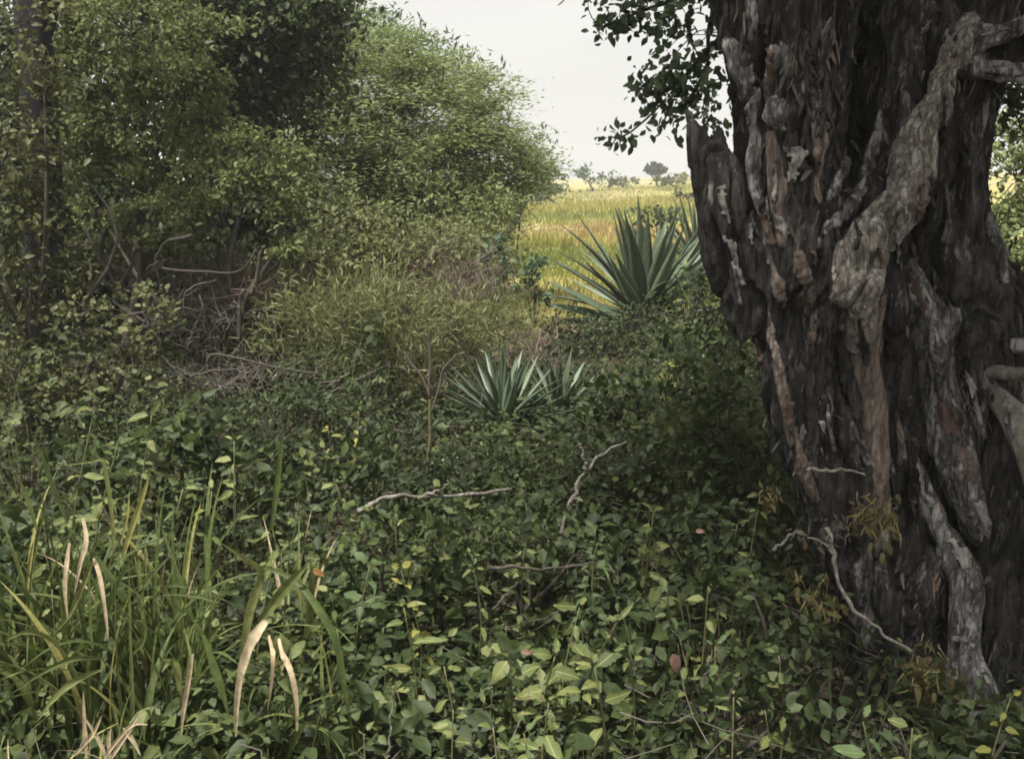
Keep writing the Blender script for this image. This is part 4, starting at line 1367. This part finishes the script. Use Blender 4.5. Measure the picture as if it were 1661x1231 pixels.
# ------------------------------------------------------------------ weeds one can pick out
def leaf_shape(w, fold, curl, m=6, tooth=0.0, heart=0.0):
    V, F = [], []
    for i in range(m):
        s = i / (m - 1)
        hw = w * (math.sin(math.pi * min(1, s ** .8)) ** .8 * (1 - .3 * s)) + (heart * (1 - s) ** 6)
        if i in (0, m - 1):
            hw = .004
        if tooth and i % 2:
            hw *= 1 - tooth
        z = -curl * s * s
        wav = .02 * math.sin(i * 2.3)
        V += [(-hw, s - (heart * .8 if i == 1 else 0), z + fold * hw + wav), (0, s, z), (hw, s - (heart * .8 if i == 1 else 0), z + fold * hw - wav)]
    for i in range(m - 1):
        a = i * 3
        F += [(a, a + 1, a + 4), (a, a + 4, a + 3), (a + 1, a + 2, a + 5), (a + 1, a + 5, a + 4)]
    return np.array(V), np.array(F)


LEAF_MESH = {}
LEAF_KINDS = {'ovate': (.27, .35, .15, 7, 0, 0), 'droop': (.24, .3, .45, 7, 0, 0), 'flat': (.31, .2, .08, 7, 0, 0), 'heart': (.36, .3, .2, 7, 0, .1),
              'lance': (.15, .4, .3, 8, 0, 0), 'toothed': (.32, .25, .25, 11, .22, 0)}


def weed_leaf(kind, mat):
    key = (kind, mat, random.randrange(4))
    if key not in LEAF_MESH:
        V, F = leaf_shape(*LEAF_KINDS[kind])
        V = V.copy()
        s = V[:, 1]
        V[:, 2] += .10 * noise3(V * 3 + random.random() * 40) * s - random.uniform(-.1, .3) * s ** 2
        V[:, 0] += random.uniform(-.14, .14) * s ** 2
        tw = random.uniform(-.7, .7) * s
        x, z = V[:, 0] * np.cos(tw) - V[:, 2] * np.sin(tw), V[:, 0] * np.sin(tw) + V[:, 2] * np.cos(tw)
        V[:, 0] = x * random.uniform(.8, 1.15)
        V[:, 2] = z
        if random.random() < .35:
            V[6:9, 0] *= random.uniform(.55, .8)
        me = make_mesh('weed_leaf', V, F, np.zeros(len(V)), smooth=True)
        me.materials.append(M[mat])
        LEAF_MESH[key] = me
    return LEAF_MESH[key]


def weed(px, py, d, label, kinds=('ovate',), mat='leaf_weed', n=12, L=.07, lean=0.0, stems=1, seed=None, name='weed', cat='weed', low=.35, spread=.0):
    """leafy weed whose top stands at pixel (px, py); every leaf is an object"""
    r = random.Random(seed if seed is not None else int(px * 7 + py))
    top = P(px, py, d)
    z0 = gz(top[0], d)
    h = max(.10, top[2] - z0)
    t = thing(name, (top[0] - lean * h, d, z0), label, cat)
    per = max(3, int(n * 1.5) // stems)
    for sidx in range(stems):
        off = Vector((r.uniform(-1, 1), r.uniform(-1, 1), 0)) * (spread if stems > 1 else 0)
        hs = h * (1 if sidx == 0 else r.uniform(.55, .95))
        p0 = Vector((off.x * .3, off.y * .3, -.03))
        p2 = Vector((lean * hs + off.x, off.y, hs))
        p1 = p0.lerp(p2, .5) + Vector((r.uniform(-.1, .1), r.uniform(-.1, .1), .03)) * hs
        pts = resample(np.array([p0, p1, p2]), 9)
        part('stem', tube(pts + np.array(t.location), np.linspace(.0045, .0018, 9), 5, 9), M['stem'], t)
        ph = r.uniform(0, 6.28)
        for i in range(per):
            f = low + (1 - low) * (i + .5) / per
            q = Vector(pts[min(8, int(f * 8.99))])
            az = ph + i * 2.2 + r.uniform(-.4, .4)
            el = math.radians(r.uniform(-50, 28) + 25 * (f > .9))
            dv = Vector((math.cos(az) * math.cos(el), math.sin(az) * math.cos(el), math.sin(el)))
            s = .88 * L * r.uniform(.5, 1.25) * (1 - .35 * max(0, f - .75) / .25)
            up = Vector((r.uniform(-.5, .5), r.uniform(-1.3, .1), 1))
            place(weed_leaf(r.choice(kinds), mat), 'leaf', t, q + dv * .012, dv, up, s)
    return t


W = [
    # px, py, d, label, kwargs
    (150, 665, 3.4, 'tall bushy yellow green weed behind the grass clump, topmost of the weeds', dict(n=36, stems=4, L=.085, spread=.16, lean=.05, low=.5)),
    (240, 680, 3.4, 'yellow green weed with big leaves reaching towards the olive bushes', dict(n=26, stems=3, L=.10, lean=.12, spread=.14, low=.5)),
    (380, 715, 3.7, 'small weed with long narrow leaves below the dead twigs', dict(kinds=('lance', 'ovate'), n=9, L=.10)),
    (290, 790, 3.3, 'leafy weed standing among the tall blades near the long yellow one', dict(n=16, stems=2, L=.06, spread=.1)),
    (400, 790, 3.5, 'dull green weed between the grass clump and the lying pale stick', dict(n=18, stems=2, L=.065, spread=.12, mat='leaf_weed')),
    (545, 785, 3.7, 'upright weed just at the thick end of the lying pale stick', dict(n=14, L=.06)),
    (480, 830, 3.3, 'weed with curling leaves below the dark low bush', dict(n=16, stems=2, L=.06, spread=.1, kinds=('droop', 'ovate'))),
    (640, 840, 3.5, 'bright leaved weed directly below the lying pale stick', dict(n=18, stems=2, L=.075, spread=.14)),
    (700, 860, 3.7, 'weed with drooping leaves under the middle of the lying stick', dict(n=12, L=.08, kinds=('droop',))),
    (600, 915, 3.1, 'cool green round leaved weed below the lying stick', dict(n=10, L=.075, kinds=('heart', 'flat'), mat='leaf_weed_blue')),
    (650, 925, 3.0, 'weed with round yellowish leaves beside the cool green one', dict(n=9, L=.06, kinds=('flat',), mat='leaf_weed_yellow')),
    (560, 950, 3.0, 'yellow green weed with crowded leaves beside the long arching blade', dict(n=16, stems=2, L=.065, spread=.1)),
    (655, 985, 2.75, 'weed with very long oblong leaves raised over its neighbours', dict(n=7, L=.125, kinds=('ovate', 'lance'))),
    (765, 900, 3.4, 'thin weed between the slanting grey stick and the lying one', dict(n=12, L=.055)),
    (850, 890, 3.4, 'weed at the lower end of the slanting grey stick', dict(n=12, L=.065, kinds=('flat', 'ovate'))),
    (940, 985, 2.9, 'weed with long blotchy leaves in the middle of the undergrowth', dict(n=8, L=.11, kinds=('ovate',))),
    (820, 1015, 2.8, 'weed with leaves hanging from a bare stalk behind the toothed weeds', dict(n=7, L=.09, kinds=('droop', 'flat'))),
    (1010, 850, 3.5, 'bright light green weed, tallest of the middle floor', dict(n=22, stems=2, L=.075, spread=.1, mat='leaf_weed_blue')),
    (1060, 830, 3.5, 'vivid yellow green weed with raised leaves beside the bright tall one', dict(n=14, L=.08)),
    (970, 880, 3.3, 'cool green weed with narrow leaves below the slanting stick', dict(n=16, L=.06, kinds=('lance', 'ovate'), mat='leaf_weed_blue')),
    (1060, 920, 3.1, 'cool green creeping weed in front of the bright tall one', dict(n=18, stems=3, L=.055, spread=.16, mat='leaf_weed_blue')),
    (1050, 690, 5.6, 'yellow green weed lit in the shade by the slanting stick tip', dict(n=26, stems=3, L=.09, spread=.16, mat='leaf_weed_yellow')),
    (1080, 590, 7.5, 'weed with curved yellow leaves below the large agave', dict(n=10, L=.16, kinds=('lance', 'droop'), mat='leaf_weed_yellow')),
    (1160, 900, 3.2, 'low bright weed beside the hanging ochre tufts', dict(n=20, stems=3, L=.05, spread=.14)),
    (1215, 790, 3.7, 'green weed growing by the yellow tuft near the trunk', dict(n=16, stems=2, L=.06, spread=.1)),
    (1000, 1010, 2.8, 'weed with long horizontal leaves crossing the shaded floor', dict(n=12, L=.085, kinds=('lance', 'ovate'), lean=.2)),
    (900, 1065, 2.6, 'weed with broad toothed leaves pointing towards the trunk', dict(n=7, L=.085, kinds=('toothed', 'ovate'))),
    (965, 1085, 2.55, 'broad weed with large ragged light green leaves low in front', dict(n=7, L=.105, kinds=('toothed', 'ovate'))),
    (890, 1140, 2.5, 'low weed with wide leaves spread flat over the shaded floor', dict(n=8, L=.085, kinds=('toothed', 'ovate'))),
    (1020, 1050, 2.65, 'small leaved weed beside the faded pink leaf', dict(n=14, L=.05)),
    (1190, 1055, 2.7, 'cool green low weed before the trunk foot', dict(n=14, stems=2, L=.06, spread=.1, mat='leaf_weed_blue')),
    (1190, 1130, 2.5, 'upright yellow green weed spike at the bottom before the trunk', dict(n=14, L=.05, kinds=('lance',))),
    (1400, 1170, 2.45, 'low plant with broad blue green leaves near the root tip', dict(n=4, L=.11, kinds=('flat',), mat='leaf_weed_blue')),
    (1480, 1180, 2.45, 'small weed with wide yellow green leaves beside the knobbly root', dict(n=5, L=.08, kinds=('flat',))),
    (735, 1150, 2.5, 'sparse weed with oval leaves low at the bottom centre', dict(n=5, L=.075, kinds=('flat',))),
    (590, 1190, 2.4, 'low weed with round yellow leaves by the tip of the arching blade', dict(n=7, L=.06, kinds=('flat',), mat='leaf_weed')),
    (850, 1190, 2.4, 'pale green tuft of a weed at the bottom below the toothed leaves', dict(n=12, L=.055, kinds=('lance', 'ovate'), mat='leaf_weed_blue')),
    (800, 1180, 2.42, 'slant leaved weed at the bottom next to the pale green tuft', dict(n=7, L=.075, kinds=('ovate',))),
    (270, 900, 2.9, 'weed with curled leaves inside the grass clump', dict(n=14, stems=2, L=.06, spread=.1, kinds=('droop', 'ovate'))),
    (60, 960, 2.9, 'dull weed at the side of the grass, beneath the hanging dry blades', dict(n=18, stems=2, L=.05, spread=.12)),
    (420, 900, 3.0, 'leafy weed behind the long bent grass blade', dict(n=16, stems=2, L=.06, spread=.1)),
    (500, 900, 3.15, 'crowded weed behind the arching blade, under a rusty leaf', dict(n=14, stems=2, L=.06, spread=.1)),
    (1640, 1130, 2.6, 'small yellow green weed in the dark corner past the root', dict(n=5, L=.05, kinds=('flat',), mat='leaf_weed_yellow')),
    (720, 1080, 2.7, 'thin weed in the gap between the long oblong leaves and the ragged ones', dict(n=8, L=.06)),
    (1130, 970, 2.95, 'weed with arching leaves under the low bright weed', dict(n=14, stems=2, L=.06, spread=.1, kinds=('droop', 'ovate'))),
    (1260, 1080, 2.65, 'shaded weed below the hanging vine', dict(n=12, stems=2, L=.055, spread=.1)),
    (500, 730, 4.4, 'yellow leaved weed in front of the low dark bush', dict(n=16, stems=2, L=.06, spread=.12)),
    (560, 660, 5.2, 'round leaved light green weed at the side of the forked sapling', dict(n=14, stems=2, L=.07, spread=.12, mat='leaf_weed_yellow')),
    (1150, 820, 3.9, 'dusky weed near the foot of the shaded bush', dict(n=16, stems=2, L=.06, spread=.12)),
    (770, 790, 4.4, 'weed behind the thin end of the lying stick', dict(n=14, stems=2, L=.06, spread=.12)),
]
for px, py, d, lab, kw in W:
    weed(px, py, d, lab, **kw)

# loose leaves that stand out
for px, py, d, lab, mat, L, dv in [
    (1090, 1060, 2.6, 'faded pinkish dead leaf hanging beside the toothed weed', 'pink_leaf', .07, (.35, -.1, -.9)),
    (1304, 878, 3.05, 'small bright orange dead leaf caught at the vine top', 'orange_leaf', .035, (.3, -.1, -.9)),
    (845, 1057, 2.6, 'small pale pink fallen leaf on the shaded floor', 'pink_leaf', .035, (1, .1, -.1)),
    (1128, 862, 3.1, 'small pale tan leaf caught in the twigs by the low bright weed', 'pink_leaf', .035, (1, .1, .1)),
    (505, 925, 2.9, 'rusty leaf held among the weeds behind the arching blade', 'orange_leaf', .045, (1, .1, -.3)),
]:
    p = P(px, py, d)
    V, F = leaf_shape(.28, .3, .3, 7)
    o = part('dead_leaf', (V * L, F), M[mat], None, rnd=np.zeros(len(V)))
    dq = Vector(dv).normalized()
    xx = dq.cross(Vector((0, -.7, .7))).normalized()
    mt = Matrix((xx, dq, xx.cross(dq))).transposed().to_4x4()
    mt.translation = Vector(p)
    o.matrix_world = mt
    tag(o, lab, 'leaf')


# ------------------------------------------------------------------ long grass clumps
def ribbon(pts, w, tip=.05, root=.7, twist=0.0):
    """folded grass blade along a 3-D line, face turned towards the open side"""
    m = max(9, 3 * len(pts))
    c = resample(np.asarray(pts, dtype=float), m)
    t = norm(np.gradient(c, axis=0))
    side = norm(np.cross(t, np.array((.15, -1, .25))))
    nr = np.cross(side, t)
    s = np.linspace(0, 1, m)
    ww = w * np.where(s < .35, root + (1 - root) * s / .35, 1 - (1 - tip) * ((s - .35) / .65) ** 1.7)
    a = twist * s
    ww = ww * (1 + .22 * noise3(np.stack([s * 9 + pts[0][0] * 31, s * 0 + pts[0][2] * 17, s * 0], 1)))
    sd = side * np.cos(a)[:, None] + nr * np.sin(a)[:, None]
    V = np.stack([c - sd * ww[:, None] / 2, c - nr * (ww * .28)[:, None], c + sd * ww[:, None] / 2], 1).reshape(-1, 3)
    F = []
    for i in range(m - 1):
        q = i * 3
        F += [(q, q + 1, q + 4), (q, q + 4, q + 3), (q + 1, q + 2, q + 5), (q + 1, q + 5, q + 4)]
    return V, np.array(F)


BL = {'green': [], 'dry': [], 'yellow': []}
for key, mt in (('green', 'grass_green'), ('dry', 'grass_dry'), ('yellow', 'grass_yellow')):
    for k in range(10 if key == 'green' else 5):
        bend = [.15, .3, .45, .65, .8, 1.0, 1.2, .25, .55, 1.35][k]
        s = np.linspace(0, 1, 10)
        th = bend * 2.1 * s ** 1.6
        yy = np.concatenate([[0], np.cumsum(np.sin(th[:-1]))]) / 9
        zc = np.concatenate([[0], np.cumsum(np.cos(th[:-1]))]) / 9
        pts = np.stack([.04 * np.sin(s * 3 + k), yy, zc], 1)
        V, F = ribbon(pts, .018 + .007 * (k % 3), twist=.9 * (k % 3 - 1))
        me = make_mesh('grass_blade', V, F, np.full(len(V), .2), smooth=True)
        me.materials.append(M[mt])
        BL[key].append(me)


def clump(px, d, label, n, h, r, seed, dry=.025, yellow=.045):
    rr = random.Random(seed)
    b = P(px, 700, d)
    t = thing('grass_clump', (b[0], d, gz(b[0], d)), label, 'grass clump')
    for i in range(n):
        u = rr.random()
        key = 'dry' if u < dry else 'yellow' if u < dry + yellow else 'green'
        o = bpy.data.objects.new('blade', rr.choice(BL[key]))
        COL.objects.link(o)
        o.parent = t
        a = rr.uniform(0, 6.283)
        q = r * math.sqrt(rr.random())
        o.location = (math.cos(a) * q, math.sin(a) * q, -.02)
        hh = h * rr.uniform(.5, 1.15)
        o.scale = (hh * rr.uniform(.7, 1.3), hh, hh)
        o.rotation_euler = (rr.uniform(-.12, .15), 0, rr.uniform(0, 6.283))
    return t


def blade(t, rows, w, mat, d, label=None, tip=.06, twist=.12):
    pts = [P(q[0], q[1], d + (q[2] if len(q) > 2 else 0)) for q in rows]
    part('blade', ribbon(pts, w * S(d), tip, .45, twist), M[mat], t, rnd=np.full(max(9, 3 * len(pts)) * 3, random.random() * .6), label=label, smooth=False)


c1 = clump(190, 2.85, 'long green grass clump with a tall yellow blade and dry hanging tips', 100, .78, .22, 1)
c2 = clump(50, 3.0, 'fine upright grass clump at the edge before the dark trunk', 80, .88, .18, 2, dry=.015)
c3 = clump(430, 2.7, 'open grass clump with long straw coloured blades bent to the floor', 44, .55, .17, 3)
c4 = clump(60, 2.35, 'low arching grass tuft nearest the camera', 60, .42, .18, 4, dry=.06)
c5 = clump(455, 3.1, 'thin upright grass tuft beside the bent grass blades', 34, .72, .1, 5, dry=.02)
c6 = clump(270, 3.2, 'tall grass clump behind the yellow blade', 60, .8, .18, 6)
DRY, GRN, YEL = 'grass_dry', 'grass_green', 'grass_yellow'
blade(c3, [(432, 1006, -.02), (424, 1016, -.04), (408, 1040, -.06), (392, 1085, -.07), (384, 1140, -.07), (382, 1195, -.06)], 17, DRY, 2.55, 'broad cream and orange dry blade folded over', tip=.12)
blade(c3, [(436, 1030, .05), (440, 1048, .02), (443, 1065, -.02), (440, 1110, -.03), (434, 1150, -.03)], 8, DRY, 2.57, tip=.1)
blade(c3, [(452, 1035, .05), (458, 1060, .02), (472, 1090, -.02), (481, 1140, -.03), (482, 1205, -.03)], 10, DRY, 2.56, tip=.1)
blade(c3, [(312, 1060), (308, 1092), (301, 1130), (296, 1165), (294, 1195)], 10, DRY, 2.55)
blade(c1, [(200, 900), (212, 860), (228, 815), (243, 768)], 11, YEL, 2.8, 'tall straight yellow blade', tip=.15)
blade(c1, [(196, 880), (206, 840), (210, 795)], 5, YEL, 2.8)
blade(c1, [(112, 880), (108, 915, -.02), (105, 955, -.03), (110, 1005, -.03)], 8, DRY, 2.7)
blade(c1, [(134, 840), (140, 875, -.02), (130, 915, -.03), (120, 965, -.03)], 8, DRY, 2.7)
blade(c1, [(152, 905), (162, 935, -.02), (170, 985, -.03), (176, 1040, -.03)], 8, DRY, 2.7)
blade(c1, [(150, 910), (130, 960), (110, 1000), (85, 1030)], 8, GRN, 2.7)
blade(c3, [(430, 920, .1), (478, 940, .05), (515, 985), (545, 1040, -.02), (558, 1110, -.03), (568, 1170, -.03), (575, 1235, -.03)], 13, GRN, 2.6, 'long arching green blade drooping to the floor')
blade(c3, [(385, 1130), (395, 1060), (405, 990), (424, 930), (395, 905, -.04), (358, 880, -.06)], 14, GRN, 2.65, 'green blade bent sharply backwards')
blade(c3, [(420, 1010), (450, 970), (475, 940), (500, 915)], 19, GRN, 2.62)
blade(c3, [(330, 1030), (345, 1075, -.02), (360, 1120, -.03), (372, 1165, -.03)], 14, GRN, 2.55)
blade(c3, [(320, 1080), (335, 1045), (352, 1020), (362, 1008)], 9, GRN, 2.55)
blade(c3, [(290, 1120), (288, 1085), (275, 1072), (262, 1090, -.02)], 14, GRN, 2.55)
blade(c1, [(215, 1060), (232, 1040), (234, 1010), (218, 1005)], 8, GRN, 2.65)
blade(c4, [(170, 1068, .05), (120, 1068), (70, 1090, -.03), (18, 1125, -.05)], 9, GRN, 2.35)
blade(c4, [(165, 1085, .05), (120, 1105), (85, 1135, -.03), (60, 1170, -.05)], 12, GRN, 2.35)
blade(c4, [(120, 1080, .05), (80, 1035), (40, 1025, -.03), (8, 1040, -.05)], 9, GRN, 2.35)
for q in ([(178, 1230), (176, 1200), (180, 1180)], [(165, 1235), (190, 1200), (215, 1175), (240, 1175)], [(120, 1225), (150, 1190), (165, 1160)], [(175, 1235), (160, 1200), (135, 1160)], [(180, 1230), (205, 1190), (230, 1150)], [(140, 1230), (137, 1180), (135, 1120)], [(200, 1180), (215, 1200), (228, 1225)]):
    blade(c4, q, 8, DRY, 2.3)
blade(c5, [(440, 860), (448, 800), (455, 735), (460, 700)], 9, GRN, 3.0)
blade(c2, [(110, 850), (90, 800), (70, 745), (55, 705)], 9, GRN, 2.9)
blade(c2, [(60, 860), (45, 810), (25, 765)], 9, GRN, 2.9)
blade(c1, [(185, 900), (182, 840), (172, 770), (165, 745), (140, 750), (95, 755)], 8, GRN, 2.8)


# ------------------------------------------------------------------ sticks, vine, dry tufts
def stick(label, pls, d, r, mat='wood_pale', name='stick', wob=1.2):
    p0 = P(*pls[0][0][:2], d)
    t = thing(name, p0, label, 'stick')
    for k, pl in enumerate(pls):
        pts = [P(q[0], q[1], d + (q[2] if len(q) > 2 else 0)) for q in pl]
        part('shaft' if k == 0 else 'fork', tube(pts, np.linspace(r, r * .55, len(pts)) * S(d) * (1 if k == 0 else .7), 8, 34, wob=wob * 1.4, lob=.35, knob=.3), M[mat], t)
    return t


stick('long pale dead stick lying across the weeds, bent near its thick end', [[(570, 836), (605, 815), (642, 803), (700, 806, .1), (770, 801, .2), (828, 792, .3)], [(690, 805, .09), (712, 796, .09), (728, 780, .1)]], 3.7, 4.0)
stick('grey slanting stick propped up in the undergrowth below the agaves', [[(902, 885), (912, 845), (932, 800, .1), (950, 762, .15), (978, 738, .2), (1014, 715, .25)], [(950, 762, .15), (945, 735, .15), (938, 718, .15)], [(925, 815, .05), (935, 810, .0), (944, 812, -.02)]], 3.9, 4.0)
stick('thin horizontal twig crossing the weeds in the middle', [[(790, 920), (850, 922), (905, 922), (970, 912)]], 3.2, 3.0, 'wood')
stick('thin pale twig lying below the small agave', [[(700, 750), (745, 742), (795, 737)]], 5.6, 4.0)
stick('short twig poking out of the weeds towards the trunk', [[(1255, 892), (1270, 880), (1290, 862)]], 3.2, 3.0)
stick('thin bare twig reaching across the trunk foot', [[(1312, 758), (1340, 763), (1372, 762), (1405, 770)]], 3.22, 3.0)
stick('dark twig standing in the gap below the slanting stick', [[(800, 990), (815, 970), (830, 955), (840, 945)]], 3.0, 2.6, 'wood')
stick('slender dead stalk standing in the shaded floor', [[(630, 1235), (633, 1180), (638, 1120)]], 2.5, 2.4)
stick('slanting thin stalk beside the cool green low weed', [[(1140, 1110), (1150, 1080), (1158, 1065)]], 2.6, 2.4, 'wood')

b = P(695, 900, 4.9)
t = thing('forked_sapling', P(695, 880, 4.9), 'thin bare yellowish sapling with a forked top before the small agave', 'sapling')
for k, (pl, r) in enumerate([([(692, 950), (696, 850), (694, 760), (700, 690), (697, 640)], 4.2), ([(697, 645), (684, 612), (668, 590), (655, 570)], 2.4), ([(698, 640), (697, 590), (692, 540)], 2.4), ([(699, 670), (712, 630), (718, 600), (740, 575)], 2.2)]):
    part('stem' if k == 0 else 'branch', tube([P(x, y, 4.9) for x, y in pl], np.linspace(r, r * .6, len(pl)) * S(4.9), 6, 14, wob=1.2), M['brush_pink' if k else 'stem'], t)

p0 = P(1350, 862, 3.0)
t = thing('hanging_vine', p0, 'pale dry vine sagging from the trunk foot to the knobbly root', 'vine')
part('cord', tube([P(1345, 858, 3.02), P(1352, 895, 2.97), P(1357, 935, 2.95), P(1375, 975, 2.92), P(1400, 1000, 2.9), P(1435, 1030, 2.88), P(1478, 1058, 2.86)], np.array([4, 3.6, 3.4, 4, 3.4, 3, 3]) * S(2.95), 7, 40, wob=1.5, lob=.3), M['wood_pale'], t)
part('tendril', tube([P(1352, 895, 2.97), P(1335, 880, 2.99), P(1310, 872, 3.0)], np.array([3, 2, 1.5]) * S(2.95), 5, 10, wob=2), M['wood_pale'], t)


def fibre_tuft(label, px, py, rx, ry, d, n, mat='fibre', wide=.05):
    c, r = blob(px, py, rx, ry, d)
    t = thing('dry_tuft', c, label, 'dry tuft')
    nc = 9
    hubs = c + rng.normal(size=(nc, 3)) * r * .45
    k = rng.integers(0, nc, n)
    pos = hubs[k] + rng.normal(size=(n, 3)) * r * .3 + np.array((0, 0, r[2] * .2))
    dd = rng.normal(size=(n, 3)) * np.array((.55, .45, .35)) - np.array((0, 0, 1.0))
    L = rng.uniform(.25, .7, n) * r.mean()
    part('fibres', scatter(T_BLADE, pos, dd, rng.normal(size=(n, 3)), L, wide * 2.2, np.clip(.6 * rng.random(nc)[k] + .4 * rng.random(n), 0, 1)), M[mat], t, kind='stuff')
    V0, F0 = leaf_shape(.3, .5, .5, 7)
    for _ in range(34):
        pb = hubs[rng.integers(0, nc)] + rng.normal(size=3) * r * .35 - root_loc(t)
        me = weed_leaf('droop', mat)
        place(me, 'withered_leaf', t, pb, rng.normal(size=3) * np.array((.7, .5, .4)) - np.array((0, 0, .8)), (random.uniform(-.6, .6), -1, .3), r.mean() * random.uniform(.45, .9))
    return t


fibre_tuft('ochre ragged tuft of dry leaves at the lower end of the vine', 1508, 1098, 44, 36, 2.86, 110)
fibre_tuft('ochre and green dry tuft hanging beside the vine', 1328, 968, 36, 34, 2.92, 80)
fibre_tuft('yellowish dry tuft wrapped round the foot of the tan root', 1422, 838, 34, 40, 3.12, 90)
fibre_tuft('greyish withered tuft at the top of the vine', 1335, 860, 30, 18, 3.02, 70, 'brush_grey')
fibre_tuft('small golden withered tuft among green leaves near the trunk', 1252, 808, 14, 26, 3.3, 40)
